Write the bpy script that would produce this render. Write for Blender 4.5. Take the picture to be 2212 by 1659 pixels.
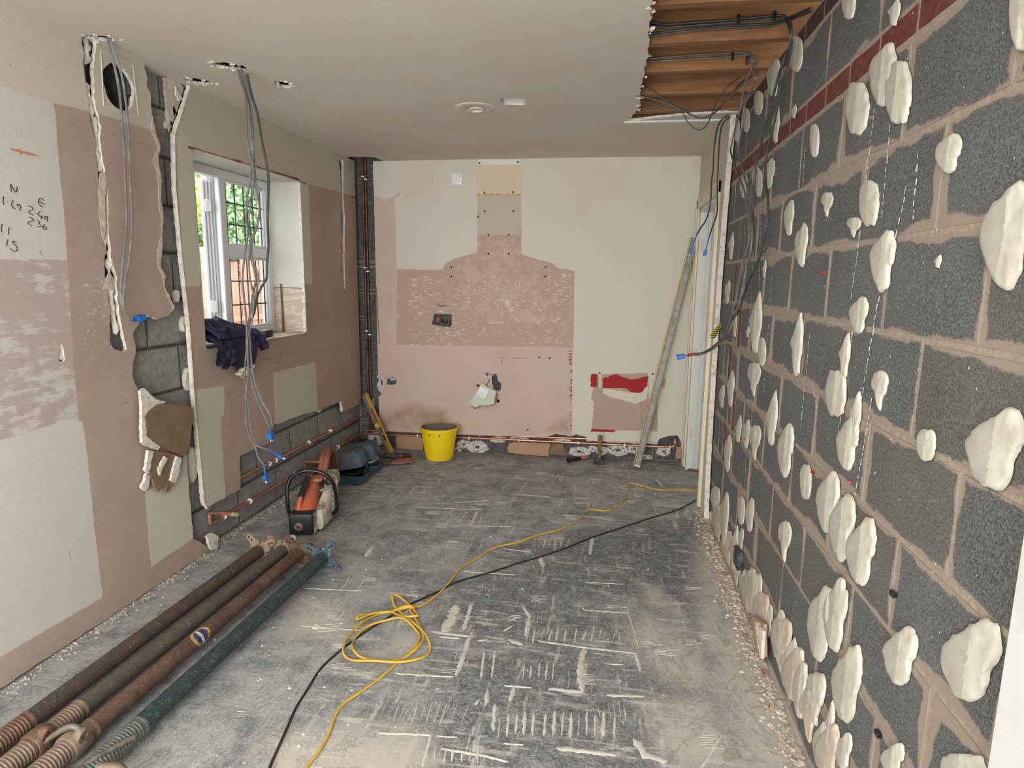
import bpy, bmesh, math, random
import numpy as np
from mathutils import Vector, Matrix, noise as mn

for o in list(bpy.data.objects): bpy.data.objects.remove(o)
SC = bpy.context.scene
COL = SC.collection
PI = math.pi
rnd = random.Random(7)

# ---------------------------------------------------------------- camera, light, exposure
FPX, YAW, PITCH, ROLL, CAMH = 1362.28, 0.153761, 0.165676, 0.0121692, 1.475442
_f = Vector((-math.sin(YAW)*math.cos(PITCH), math.cos(YAW)*math.cos(PITCH), -math.sin(PITCH)))
_r0 = Vector((math.cos(YAW), math.sin(YAW), 0)); _u0 = _r0.cross(_f)
_r = _r0*math.cos(ROLL)+_u0*math.sin(ROLL); _u = _u0*math.cos(ROLL)-_r0*math.sin(ROLL)
cam = bpy.data.objects.new('camera', bpy.data.cameras.new('camera')); COL.objects.link(cam)
mw = Matrix.Identity(4)
for i in range(3):
    mw[i][0] = _r[i]; mw[i][1] = _u[i]; mw[i][2] = -_f[i]
mw[2][3] = CAMH
cam.matrix_world = mw
cam.data.sensor_width = 36; cam.data.sensor_fit = 'HORIZONTAL'; cam.data.lens = FPX/2212*36
cam.data.clip_start = .05; cam.data.clip_end = 200
SC.camera = cam
SC.view_settings.view_transform = 'Standard'; SC.view_settings.look = 'None'
SC.view_settings.gamma = 1; SC.view_settings.exposure = 0.27; SC.view_settings.use_curve_mapping = False

w = bpy.data.worlds.new('overcast_sky'); SC.world = w; w.use_nodes = True
w.node_tree.nodes['Background'].inputs[0].default_value = (.97, .985, 1, 1)
w.node_tree.nodes['Background'].inputs[1].default_value = 4.0

def area(name, loc, rot, sx, sy, e, col=(1, 1, 1)):
    l = bpy.data.lights.new(name, 'AREA'); l.shape = 'RECTANGLE'; l.size = sx; l.size_y = sy; l.energy = e; l.color = col
    o = bpy.data.objects.new(name, l); COL.objects.link(o); o.location = loc; o.rotation_euler = rot
    return o
area('garden_opening_daylight', (-.7, -1.75, 1.25), (PI/2, 0, 0), 2.6, 2.2, 98, (1, .995, .975))   # faces +y: the open end of the room
area('unseen_overhead_panel', (-.7, -.3, 2.36), (0, 0, 0), 1.6, 1.6, 34, (1, .985, .955))  # unseen broad panel behind the camera, shining straight down

# ---------------------------------------------------------------- pixel of the photograph -> point on a real plane
def ray(px, py): return _f+_r*((px-1106)/FPX)-_u*((py-829.5)/FPX)
def on(px, py, ax, val):
    d = ray(px, py); o = Vector((0, 0, CAMH)); return o+d*((val-o[ax])/d[ax])
XL, XLB, YB, YBB, XR, XD, CH = -2.1008, -2.15, 5.095, 5.145, .66, .623, 2.4
def L(px, py): p = on(px, py, 0, XL); return (p.y, p.z)
def B(px, py): p = on(px, py, 1, YB); return (p.x, p.z)
def Rw(px, py): p = on(px, py, 0, XR); return (p.y, p.z)
def Cl(px, py): p = on(px, py, 2, CH); return (p.x, p.y)
def Fl(px, py): p = on(px, py, 2, 0); return (p.x, p.y)

# ---------------------------------------------------------------- materials
class NT:
    def __init__(s, name):
        s.m = bpy.data.materials.new(name); s.m.use_nodes = True
        s.t = s.m.node_tree; s.b = s.t.nodes['Principled BSDF']
        s.tc = s.t.nodes.new('ShaderNodeTexCoord').outputs['Object']
    def new(s, k): return s.t.nodes.new(k)
    def link(s, a, b): s.t.links.new(a, b)
    def sock(s, inp, v):
        if isinstance(v, bpy.types.NodeSocket): s.link(v, inp)
        elif isinstance(v, (tuple, list)): inp.default_value = tuple(v)+((1,) if len(v) == 3 and len(inp.default_value) == 4 else ())
        else: inp.default_value = v
    def noise(s, scale, det=4, rough=.55, vec=None, stretch=None, dist=0):
        n = s.new('ShaderNodeTexNoise'); n.inputs['Scale'].default_value = scale; n.inputs['Detail'].default_value = det
        n.inputs['Roughness'].default_value = rough; n.inputs['Distortion'].default_value = dist
        v = vec or s.tc
        if stretch:
            m = s.new('ShaderNodeMapping'); m.inputs['Scale'].default_value = stretch[:3]
            if len(stretch) > 3: m.inputs['Rotation'].default_value = stretch[3:]
            s.link(v, m.inputs[0]); v = m.outputs[0]
        s.link(v, n.inputs[0]); return n.outputs[0]
    def vor(s, scale, feat='F1'):
        n = s.new('ShaderNodeTexVoronoi'); n.inputs['Scale'].default_value = scale; n.feature = feat; s.link(s.tc, n.inputs['Vector']); return n.outputs[0]
    def wave(s, scale, axis='X', dist=2, dscale=1.5, det=1):
        n = s.new('ShaderNodeTexWave'); n.bands_direction = axis; n.inputs['Scale'].default_value = scale
        n.inputs['Distortion'].default_value = dist; n.inputs['Detail'].default_value = det; n.inputs['Detail Scale'].default_value = dscale
        s.link(s.tc, n.inputs[0]); return n.outputs['Fac']
    def math(s, op, a, b=0, c=0):
        n = s.new('ShaderNodeMath'); n.operation = op
        s.sock(n.inputs[0], a); s.sock(n.inputs[1], b); s.sock(n.inputs[2], c); return n.outputs[0]
    def step(s, v, a, b, lo=0, hi=1):
        n = s.new('ShaderNodeMapRange'); s.sock(n.inputs[0], v)
        n.inputs[1].default_value = a; n.inputs[2].default_value = b; n.inputs[3].default_value = lo; n.inputs[4].default_value = hi
        return n.outputs[0]
    def mix(s, f, a, b, mode='MIX'):
        n = s.new('ShaderNodeMix'); n.data_type = 'RGBA'; n.blend_type = mode
        s.sock(n.inputs[0], f); s.sock(n.inputs[6], a); s.sock(n.inputs[7], b); return n.outputs[2]
    def attr(s, name, typ='GEOMETRY'):
        n = s.new('ShaderNodeAttribute'); n.attribute_name = name; n.attribute_type = typ; return n.outputs['Fac']
    def xyz(s):
        n = s.new('ShaderNodeSeparateXYZ'); s.link(s.tc, n.inputs[0]); return n.outputs
    def bump(s, h, st=.3, d=.004):
        n = s.new('ShaderNodeBump'); n.inputs['Strength'].default_value = st; n.inputs['Distance'].default_value = d
        s.link(h, n.inputs['Height']); s.link(n.outputs[0], s.b.inputs['Normal'])
    def done(s, col, rough=.8, metal=0):
        s.sock(s.b.inputs['Base Color'], col); s.sock(s.b.inputs['Roughness'], rough); s.b.inputs['Metallic'].default_value = metal
        return s.m

def srgb(r, g, b):
    return tuple(((c/255+.055)/1.055)**2.4 if c > 10 else c/255/12.92 for c in (r, g, b))

def plain(name, col, rough=.6, metal=0, col2=None, ns=12, lo=.45, hi=.6, bs=0, bump=.2, det=5):
    t = NT(name); c = col
    if col2: c = t.mix(t.step(t.noise(ns, det, .65), lo, hi), col, col2)
    if bs: t.bump(t.noise(bs, 4), bump, .003)
    return t.done(c, rough, metal)

CREAM = srgb(203, 198, 186); GREYW = srgb(196, 193, 188); PINK = srgb(176, 158, 146); PINKB = srgb(193, 166, 150)
REDP = srgb(150, 38, 42); TAN = srgb(158, 120, 88)
MAT = {}
MAT['gypsum'] = plain('gypsum_core', srgb(214, 208, 196), .9, 0, srgb(176, 160, 142), 30, .5, .7, 60, .5)
MAT['adhesive'] = plain('board_adhesive', srgb(200, 197, 182), .85, 0, srgb(184, 178, 162), 14, .45, .65, 40, .45)
MAT['adhesive_flat'] = plain('sheared_adhesive', srgb(176, 171, 160), .9, 0, srgb(166, 159, 148), 20, .4, .6, 120, .15)
MAT['copper'] = plain('copper_pipe', srgb(206, 150, 126), .34, .7, srgb(150, 98, 78), 12, .5, .8)
MAT['copperdark'] = plain('tarnished_copper', srgb(120, 84, 72), .5, .5, srgb(64, 50, 46), 5, .4, .62)
MAT['clip'] = plain('white_plastic', srgb(225, 225, 222), .45)
MAT['blackplastic'] = plain('black_plastic', srgb(28, 28, 30), .4, 0, srgb(66, 62, 58), 22, .55, .8)
MAT['cable'] = plain('grey_cable', srgb(98, 95, 92), .5, 0, srgb(138, 137, 135), 14, .5, .75)
MAT['darkcable'] = plain('dark_grey_cable', srgb(58, 59, 61), .5, 0, srgb(92, 92, 92), 12, .5, .75)
MAT['blue'] = plain('blue_tape', srgb(30, 105, 190), .4, 0, srgb(20, 78, 150), 60, .4, .6)
MAT['white_upvc'] = plain('white_upvc', srgb(222, 224, 226), .3)
MAT['cream_gloss'] = plain('old_cream_gloss', srgb(208, 198, 174), .4, 0, srgb(190, 176, 146), 9, .5, .8)
MAT['door_white'] = plain('white_satin', srgb(206, 207, 202), .45, 0, srgb(190, 188, 180), 7, .5, .8)
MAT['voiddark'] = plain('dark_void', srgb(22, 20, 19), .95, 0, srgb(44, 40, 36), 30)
MAT['paper'] = plain('brown_board_paper', srgb(128, 106, 84), .9, 0, srgb(114, 94, 74), 12, .4, .65, 90, .15)
MAT['ink'] = plain('marker_ink', srgb(50, 38, 40), .6)
MAT['scratch'] = plain('scratch_brown', srgb(110, 84, 66), .9)
MAT['redpaint'] = plain('red_paint', REDP, .5)

# ---------------------------------------------------------------- mesh helpers
def wloc(p):
    return Vector(p.get('wl', (0, 0, 0))) if p is not None else Vector((0, 0, 0))
def obj(name, V, F, mat, parent=None, smooth=True, origin=None, ang=40, mats=None, midx=None):
    me = bpy.data.meshes.new(name)
    org = Vector(origin) if origin is not None else wloc(parent)
    V = [(v[0]-org.x, v[1]-org.y, v[2]-org.z) for v in V]
    me.from_pydata(V, [], F)
    for m in (mats or [mat]): me.materials.append(m)
    if midx is not None: me.polygons.foreach_set('material_index', midx)
    if smooth:
        me.polygons.foreach_set('use_smooth', [True]*len(me.polygons))
        me.set_sharp_from_angle(angle=math.radians(ang))
    me.update()
    o = bpy.data.objects.new(name, me); COL.objects.link(o)
    if parent is not None:
        o.parent = parent; o.location = org-wloc(parent)
    else: o.location = org
    o['wl'] = tuple(org)
    return o
def thing(name, label, cat, loc, group=None):
    o = bpy.data.objects.new(name, None); COL.objects.link(o); o.location = loc; o['wl'] = tuple(loc)
    o.empty_display_size = .05
    return tag(o, label, cat, group)
def tag(o, label=None, cat=None, group=None, kind=None):
    if label: o['label'] = label
    if cat: o['category'] = cat
    if group: o['group'] = group
    if kind: o['kind'] = kind
    return o
def copy_obj(o, parent=None, loc=None):
    c = o.copy(); COL.objects.link(c); c.parent = parent
    if loc is not None: c.location = loc
    return c

def catmull(P, n=6):
    P = [Vector(p) for p in P]
    if len(P) < 3: return P
    Q = [P[0]*2-P[1]]+P+[P[-1]*2-P[-2]]; out = []
    for i in range(1, len(Q)-2):
        a, b, c, d = Q[i-1:i+3]
        for k in range(n):
            t = k/n
            out.append(.5*((2*b)+(c-a)*t+(2*a-5*b+4*c-d)*t*t+(3*b-a-3*c+d)*t**3))
    out.append(P[-1]); return out

class MB:
    def __init__(s, T=None): s.V = []; s.F = []; s.T = T; s.mi = []; s.cur = 0; s.marks = []
    def add(s, V, F):
        n = len(s.V); s.marks.append((n, len(s.F)))
        s.V += [tuple(s.T @ Vector(v)) if s.T else tuple(v) for v in V]
        s.F += [tuple(i+n for i in f) for f in F]; s.mi += [s.cur]*len(F)
    def box(s, c, d, rot=None, bev=0, seg=1):
        bm = bmesh.new(); bmesh.ops.create_cube(bm, size=1)
        for v in bm.verts: v.co = Vector((v.co.x*d[0], v.co.y*d[1], v.co.z*d[2]))
        if bev: bmesh.ops.bevel(bm, geom=list(bm.edges), offset=bev, segments=seg, affect='EDGES', profile=.5)
        M = (rot.to_4x4() if rot is not None else Matrix.Identity(4)); c = Vector(c)
        V = [M @ v.co+c for v in bm.verts]; bm.verts.index_update()
        F = [[v.index for v in f.verts] for f in bm.faces]; bm.free(); s.add(V, F)
    def tube(s, P, r, n=8, smooth=0, closed=False, flat=1):
        P = catmull(P, smooth) if smooth else [Vector(p) for p in P]
        R = r if callable(r) else (lambda t: r)
        V = []; F = []; m = len(P); up = None
        for i, p in enumerate(P):
            t = (P[min(i+1, m-1)]-P[max(i-1, 0)])
            if closed: t = P[(i+1) % m]-P[i-1]
            t = t.normalized() if t.length > 1e-9 else Vector((0, 0, 1))
            if up is None: up = t.orthogonal().normalized()
            up = (up-t*up.dot(t)); up = up.normalized() if up.length > 1e-6 else t.orthogonal().normalized()
            sd = t.cross(up); rr = R(i/(m-1))
            for k in range(n):
                a = 2*PI*k/n; V.append(p+up*(math.cos(a)*rr)+sd*(math.sin(a)*rr*flat))
        for i in range(m-1 if not closed else m):
            for k in range(n):
                a = i*n+k; b = i*n+(k+1) % n; j = ((i+1) % m)*n
                F.append((a, b, j+(k+1) % n, j+k))
        if not closed:
            F.append(tuple(range(n))[::-1]); F.append(tuple((m-1)*n+k for k in range(n)))
        s.add(V, F)
    def lathe(s, prof, o=(0, 0, 0), ax=(0, 0, 1), n=20, cap=True, sx=1):
        ax = Vector(ax).normalized(); e1 = ax.orthogonal().normalized(); e2 = ax.cross(e1); o = Vector(o)
        V = []; F = []
        for (r, h) in prof:
            for k in range(n):
                a = 2*PI*k/n; V.append(o+ax*h+e1*(r*math.cos(a))+e2*(r*math.sin(a)*sx))
        for i in range(len(prof)-1):
            for k in range(n):
                F.append((i*n+k, i*n+(k+1) % n, (i+1)*n+(k+1) % n, (i+1)*n+k))
        if cap:
            F.append(tuple(range(n))[::-1]); F.append(tuple((len(prof)-1)*n+k for k in range(n)))
        s.add(V, F)
    def prism(s, poly, d):
        d = Vector(d); P = [Vector(p) for p in poly]; n = len(P)
        F = [tuple(range(n)), tuple(range(n, 2*n))[::-1]]+[(i, i+n, (i+1) % n+n, (i+1) % n) for i in range(n)]
        s.add(P+[p+d for p in P], F)
    def loft(s, secs, cap=True):
        n = len(secs[0]); V = [v for c in secs for v in c]; F = []
        for i in range(len(secs)-1):
            for k in range(n): F.append((i*n+k, i*n+(k+1) % n, (i+1)*n+(k+1) % n, (i+1)*n+k))
        if cap: F.append(tuple(range(n))[::-1]); F.append(tuple((len(secs)-1)*n+k for k in range(n)))
        s.add(V, F)
    def split(s, name, mat, parent=None, **k):
        out = []; M = s.marks+[(len(s.V), len(s.F))]
        for (a, fa), (b, fb) in zip(M, M[1:]): out.append(obj(name, s.V[a:b], [tuple(i-a for i in f) for f in s.F[fa:fb]], mat, parent, **k))
        return out
    def build(s, name, mat, parent=None, **k):
        if isinstance(mat, list): return obj(name, s.V, s.F, None, parent, mats=mat, midx=s.mi, **k)
        return obj(name, s.V, s.F, mat, parent, **k)

# ---------------------------------------------------------------- sheets: surfaces cut to ragged outlines, carrying signed distances of their paint patches
def rag(poly, amp=.004, step=.02, seed=0):
    r = random.Random(seed); out = []; n = len(poly)
    for i in range(n):
        a = Vector(poly[i]); b = Vector(poly[(i+1) % n]); l = (b-a).length; k = max(1, int(l/step)); nn = Vector((-(b-a).y, (b-a).x))
        nn = nn.normalized() if l > 0 else nn
        for j in range(k): out.append(a+(b-a)*(j/k)+(nn*r.uniform(-amp, amp) if j else Vector((0, 0))))
    return out
def ragline(pts, amp=.004, step=.02, seed=0):
    r = random.Random(seed); out = [Vector(pts[0])]
    for i in range(len(pts)-1):
        a = Vector(pts[i]); b = Vector(pts[i+1]); l = (b-a).length; k = max(1, int(l/step)); nn = Vector((-(b-a).y, (b-a).x)); nn = nn.normalized() if l > 0 else nn
        out += [a+(b-a)*(j/k)+nn*r.uniform(-amp, amp) for j in range(1, k)]+[b]
    return out
def sdf(U, V, poly, pad=.12):
    P = np.array([(p[0], p[1]) for p in poly]); S = np.full(U.shape, 1.0)
    lo = P.min(0)-pad; hi = P.max(0)+pad
    m = (U > lo[0]) & (U < hi[0]) & (V > lo[1]) & (V < hi[1]); u = U[m]; v = V[m]
    d = np.full(u.shape, 1e9); ins = np.zeros(u.shape, bool)
    for i in range(len(P)):
        a = P[i]; b = P[(i+1) % len(P)]; e = b-a; ll = e@e
        if ll < 1e-12: continue
        wx = u-a[0]; wy = v-a[1]; t = np.clip((wx*e[0]+wy*e[1])/ll, 0, 1)
        d = np.minimum(d, (wx-t*e[0])**2+(wy-t*e[1])**2)
        c = ((a[1] > v) != (b[1] > v)); 
        if c.any(): ins ^= c & (u < (b[0]-a[0])*(v-a[1])/((b[1]-a[1]) or 1e-12)+a[0])
    d = np.sqrt(d); S[m] = np.where(ins, -d, d); S[~m] = pad
    return S
def line_sdf(U, V, pts, wdt): 
    S = np.full(U.shape, .2)
    for i in range(len(pts)-1):
        a = np.array(pts[i]); e = np.array(pts[i+1])-a; ll = e@e+1e-12
        t = np.clip(((U-a[0])*e[0]+(V-a[1])*e[1])/ll, 0, 1)
        S = np.minimum(S, np.hypot(U-a[0]-t*e[0], V-a[1]-t*e[1])-wdt/2)
    return S
def sheet(name, frame, u0, u1, v0, v1, cell, mat, parent=None, cuts=(), keep=None, attrs=None, thick=.0125, rim=None, jit=.003, origin=None, nz=0):
    nu = int(round((u1-u0)/cell))+1; nv = int(round((v1-v0)/cell))+1
    us = np.linspace(u0, u1, nu); vs = np.linspace(v0, v1, nv); U, V = np.meshgrid(us, vs, indexing='ij')
    S = np.full(U.shape, -1.0)
    if keep is not None: S = np.maximum(S, np.min([sdf(U, V, k) for k in keep], axis=0))
    for c in cuts: S = np.maximum(S, -sdf(U, V, c))
    gu, gv = np.gradient(S, us, vs); gl = np.hypot(gu, gv)+1e-9
    near = np.abs(S) < cell*.62
    U2 = np.where(near, U-S*gu/gl/np.maximum(gl, .7), U); V2 = np.where(near, V-S*gv/gl/np.maximum(gl, .7), V)
    ok = (S <= 0) | near
    idx = -np.ones(U.shape, int)
    faces = []
    a = ok[:-1, :-1]; b = ok[1:, :-1]; c = ok[1:, 1:]; d = ok[:-1, 1:]
    allnear = near[:-1, :-1] & near[1:, :-1] & near[1:, 1:] & near[:-1, 1:]
    full = a & b & c & d & ~allnear
    lin = np.arange(U.size).reshape(U.shape)
    A, Bq, Cq, D = lin[:-1, :-1], lin[1:, :-1], lin[1:, 1:], lin[:-1, 1:]
    quads = np.stack([A[full], Bq[full], Cq[full], D[full]], 1)
    tris = []
    for miss, tr in ((~a & b & c & d, (Bq, Cq, D)), (a & ~b & c & d, (A, Cq, D)), (a & b & ~c & d, (A, Bq, D)), (a & b & c & ~d, (A, Bq, Cq))):
        tris.append(np.stack([t[miss] for t in tr], 1))
    tris = np.concatenate(tris)
    used = np.unique(np.concatenate([quads.ravel(), tris.ravel()])); remap = -np.ones(U.size, int); remap[used] = np.arange(len(used))
    uu = U2.ravel()[used]; vv = V2.ravel()[used]
    dep = np.zeros(len(used))
    if nz:
        dep = nz*np.array([mn.noise((x*3, y*3, 1.7)) for x, y in zip(uu, vv)])
    Vt = [frame(x, y, z) for x, y, z in zip(uu, vv, dep)]
    F = [tuple(q) for q in remap[quads].tolist()]+[tuple(q) for q in remap[tris].tolist()]
    # rim
    ed = {}
    for f in F:
        for i in range(len(f)):
            k = (f[i], f[(i+1) % len(f)])
            if (k[1], k[0]) in ed: del ed[(k[1], k[0])]
            else: ed[k] = 1
    mi = [0]*len(F); nfront = len(Vt)
    if thick:
        back = {}; r = random.Random(3)
        eps = cell*.3
        for (i, j) in ed:
            if all((abs(uu[q]-u0) < eps or abs(uu[q]-u1) < eps or abs(vv[q]-v0) < eps or abs(vv[q]-v1) < eps) for q in (i, j)) and rim is None: continue
            for q in (i, j):
                if q not in back:
                    back[q] = len(Vt); Vt.append(frame(uu[q]+r.uniform(-jit, jit), vv[q]+r.uniform(-jit, jit), thick))
            F.append((j, i, back[i], back[j])); mi.append(1)
    o = obj(name, Vt, F, None, parent, smooth=True, mats=[mat, rim or MAT['gypsum']], midx=mi, ang=50, origin=origin)
    me = o.data
    for an, fn in (attrs or {}).items():
        at = me.attributes.new(an, 'FLOAT', 'POINT'); val = np.full(len(Vt), .1); val[:nfront] = fn(uu, vv); at.data.foreach_set('value', val)
    return o
def fL(u, v, d): return (XL-d, u, v)
def fLB(u, v, d): return (XLB-.006-d, u, v)
def fB(u, v, d): return (u, YB+d, v)
def fBB(u, v, d): return (u, YBB+.006+d, v)
def fR(u, v, d): return (XR+d, u, v)
def fRB(u, v, d): return (XR+.0055+d, u, v)
def fD(u, v, d): return (XD+d, u, v)
def fC(u, v, d): return (u, v, CH+d)
def fF(u, v, d): return (u, v, -d)
def polys(P, **k): return lambda u, v: np.min([sdf(u, v, p) for p in P], axis=0)

def layered(name, base, base2, layers, rough=.85, fine=.08, bump=.18, streak=(1, 1, .25)):
    """base plaster colour, then paint layers laid over it where their outline says, each with its own torn or brushed edge"""
    t = NT(name)
    n1 = t.noise(2.2, 6, .6); n2 = t.noise(34, 5, .7); n3 = t.noise(9, 6, .65, stretch=streak)
    c = t.mix(t.step(n1, .38, .66), base, base2)
    edge1 = t.math('SUBTRACT', n2, .5); edge2 = t.math('SUBTRACT', t.noise(8, 4), .5)
    h = n2
    for (at, col, a1, a2, pat) in layers:
        d = t.attr(at)
        d = t.math('ADD', d, t.math('MULTIPLY', edge1, a1)); d = t.math('ADD', d, t.math('MULTIPLY', edge2, a2))
        f = t.step(d, -.0012, .0012, 1, 0)
        if pat == 'scrape':
            sc = t.noise(12, 8, .74, stretch=(1, .6, 2.4, -.12, 0, 0), dist=.2); s3 = t.noise(4.5, 4, .6, stretch=(1, 2.2, .5)); f = t.math('MULTIPLY', f, t.step(t.math('ADD', sc, t.math('MULTIPLY', t.math('SUBTRACT', s3, .5), .5)), .43, .5, .12, .85))
        elif pat == 'comb':
            wv = t.wave(30, 'X', 7, .9, 1); f = t.math('MULTIPLY', f, t.math('MULTIPLY', t.step(wv, .5, .75, 0, .8), t.step(t.noise(9, 5, .7), .44, .56)))
        elif pat == 'combh':
            wv = t.wave(38, 'Z', 7, .5, 0); f = t.math('MULTIPLY', f, t.math('MULTIPLY', t.step(wv, .5, .8, 0, .8), t.step(t.noise(12, 5, .7), .52, .6)))
        elif pat == 'fleck':
            f = t.math('MULTIPLY', f, t.step(t.math('ADD', t.noise(44, 4, .7, stretch=(.5, 1, 1.6)), t.math('MULTIPLY', t.noise(5, 3), .25)), .715, .75))
        elif pat == 'soft':
            f = t.math('MULTIPLY', t.step(d, -.07, .03, 1, 0), t.step(t.noise(7, 6, .7), .3, .7, .15, .85))
        elif pat == 'streakv':
            f = t.math('MULTIPLY', f, t.step(t.noise(30, 4, .6, stretch=(1, 1, .5)), .45, .52))
        elif pat == 'rust':
            f = t.math('MULTIPLY', t.step(d, -.05, .01, .75, 0), t.step(t.noise(24, 6, .7, stretch=(.3, .5, 2)), .5, .66))
        elif pat == 'streakh':
            f = t.math('MULTIPLY', f, t.step(t.noise(40, 4, .6, stretch=(.3, .3, 2)), .47, .53))
        c = t.mix(f, c, col)
    c = t.mix(t.step(n3, .3, .7, 0, fine*2.4), c, (.9, .88, .86), 'MULTIPLY') if fine else c
    c = t.mix(t.step(n2, .35, .7, 0, fine*2.5), c, (.72, .70, .675), 'MULTIPLY')
    t.bump(t.math('ADD', h, t.noise(140, 3)), bump, .002)
    return t.done(c, rough)

# dense concrete block: speckled grey with mortar smeared in from its edges
def blockmat(name, dark, light, mortar, sm=1.0, painted=False, sc=190):
    t = NT(name)
    g = t.new('ShaderNodeNewGeometry').outputs['Position']
    sp = t.noise(sc, 6, .85, vec=g); big = t.noise(3.1, 5, .6, vec=g)
    c = t.mix(t.step(sp, .41, .61), dark, light)
    c = t.mix(t.step(big, .35, .72, 0, .55), c, t.mix(.5, c, light))
    if not painted:
        c = t.mix(t.step(t.noise(sc*.55, 3, .6, vec=g), .69, .73, 0, .8), c, srgb(150, 148, 145))
    x = t.xyz()
    dy = t.math('SUBTRACT', t.attr('hw', 'OBJECT'), t.math('ABSOLUTE', x[1]))
    dz = t.math('SUBTRACT', t.attr('hh', 'OBJECT'), t.math('ABSOLUTE', x[2]))
    if name.startswith('back'):
        dy = t.math('SUBTRACT', t.attr('hw', 'OBJECT'), t.math('ABSOLUTE', x[0]))
    d = t.math('MINIMUM', dy, dz)
    wn = t.noise(2.6, 3, .6, vec=g); fn = t.noise(55, 6, .8, vec=g)
    lim = t.math('MULTIPLY', t.step(wn, .42, .72, 0, .04), sm)
    lim = t.math('ADD', lim, t.math('MULTIPLY', t.math('SUBTRACT', fn, .5), .03))
    f = t.step(t.math('SUBTRACT', d, lim), -.002, .003, 1, 0)
    c = t.mix(f, c, mortar)
    if painted: c = t.mix(t.step(t.noise(14, 6, .7, vec=g), .62, .66, 0, .7), c, srgb(178, 172, 160))
    t.bump(t.math('ADD', sp, t.math('MULTIPLY', fn, .6)), .5 if not painted else .3, .004)
    return t.done(c, .92)
MORT = srgb(153, 139, 125)
MAT['block'] = blockmat('dense_block', srgb(42, 42, 43), srgb(126, 125, 125), MORT)
MAT['block2'] = blockmat('brown_dense_block', srgb(56, 54, 52), srgb(122, 119, 114), MORT)
MAT['blockL'] = blockmat('painted_block', srgb(120, 118, 117), srgb(150, 147, 145), srgb(120, 116, 112), .5, True, 26)
MAT['blockB'] = blockmat('back_block', srgb(48, 48, 50), srgb(104, 103, 102), srgb(120, 112, 104), .7, False, 60)
t = NT('mortar'); n = t.noise(60, 5, .7); c = t.mix(t.step(n, .35, .7), srgb(140, 127, 114), srgb(168, 153, 138)); t.bump(n, .5, .004); MAT['mortar'] = t.done(c, .95)
MAT['mortardark'] = plain('dark_mortar', srgb(62, 60, 58), .95, 0, srgb(98, 94, 90), 40, .4, .65, 70, .6)
MAT['redbrick'] = plain('red_brick', srgb(92, 42, 38), .85, 0, srgb(122, 66, 58), 40, .4, .75, 80, .5)
MAT['darkbrick'] = plain('dark_red_brick', srgb(58, 34, 32), .9, 0, srgb(84, 50, 46), 40, .4, .75, 80, .5)  # darker red brick for the topmost course
t = NT('joist_timber'); gr = t.noise(7, 6, .65, stretch=(.35, 4, 6), dist=.8); c = t.mix(t.step(gr, .3, .7), srgb(104, 68, 38), srgb(152, 106, 64)); c = t.mix(t.step(t.noise(3, 3), .6, .72, 0, .5), c, srgb(96, 56, 32)); t.bump(gr, .3, .002); MAT['timber'] = t.done(c, .7)
# ================================================================= STRUCTURE
def struct(o): o['kind'] = 'structure'; return o
# ---- floor
def f_line(strokes):
    return lambda u, v: np.min([line_sdf(u, v, p, wd) for p, wd in strokes], axis=0)
def FC(x, y): return Fl(560+x/2.212, 1000+y/2.212)
def FP(*pts): return [Fl(*p) for p in pts]
dust = [FP((1530, 1120), (1600, 1230), (1680, 1400), (1790, 1659), (1640, 1700), (1560, 1500), (1500, 1320), (1500, 1180)),
        FP((570, 1600), (720, 1570), (940, 1585), (915, 1700), (560, 1720)), FP((1400, 1330), (1500, 1390), (1560, 1500), (1420, 1470), (1350, 1360)),
        FP((640, 1290), (760, 1300), (740, 1385), (630, 1370)), FP((860, 1370), (935, 1370), (900, 1430), (800, 1420)), FP((1390, 1520), (1510, 1500), (1600, 1659), (1450, 1659)),
        FP((1370, 1250), (1440, 1290), (1490, 1340), (1400, 1300))]
darkp = [FP((935, 1390), (1290, 1420), (1390, 1640), (910, 1659), (960, 1500)), FP((1080, 1180), (1500, 1120), (1520, 1330), (1380, 1290), (1140, 1290)), FP((960, 1270), (1180, 1240), (1350, 1370), (1000, 1420)),
         FP((1390, 1450), (1480, 1470), (1460, 1500), (1370, 1470))]
leftp = [FP((0, 1495), (460, 1180), (700, 1110), (860, 1080), (900, 1200), (700, 1420), (600, 1700), (0, 1700))]
t = NT('screed_floor')
n1 = t.noise(1.6, 6, .62); n2 = t.noise(26, 6, .75); n3 = t.noise(5, 7, .72, dist=.5); n4 = t.noise(190, 3, .7)
sx = t.noise(16, 6, .72, stretch=(.22, 1.6, 1, 0, 0, .12)); sy = t.noise(15, 6, .72, stretch=(1.6, .2, 1, 0, 0, -.1)); sd = t.noise(20, 5, .7, stretch=(.25, 1.3, 1, 0, 0, 1.1))
dk = t.attr('dark'); ds = t.attr('dust'); lf = t.attr('left')
c = t.mix(t.step(n3, .3, .7), srgb(146, 146, 148), srgb(178, 177, 174))
n5 = t.noise(75, 5, .8); fd = t.math('MULTIPLY', t.step(t.math('ADD', dk, t.math('MULTIPLY', t.math('SUBTRACT', n3, .5), .9)), -.08, .14, 1, 0), t.step(n2, .36, .62))
c = t.mix(t.math('MULTIPLY', fd, t.step(n5, .38, .56, .35, 1)), c, srgb(68, 70, 76))
c = t.mix(t.math('MULTIPLY', t.step(t.math('ADD', n4, t.math('MULTIPLY', t.math('SUBTRACT', n5, .5), .6)), .44, .6, 0, .85), t.step(t.math('ADD', dk, t.math('MULTIPLY', t.math('SUBTRACT', n3, .5), .8)), .0, .15, 1, .5)), c, srgb(78, 79, 83))
lfac = t.step(t.math('ADD', lf, t.math('MULTIPLY', t.math('SUBTRACT', n3, .5), .5)), -.1, .1, 1, 0)
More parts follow.
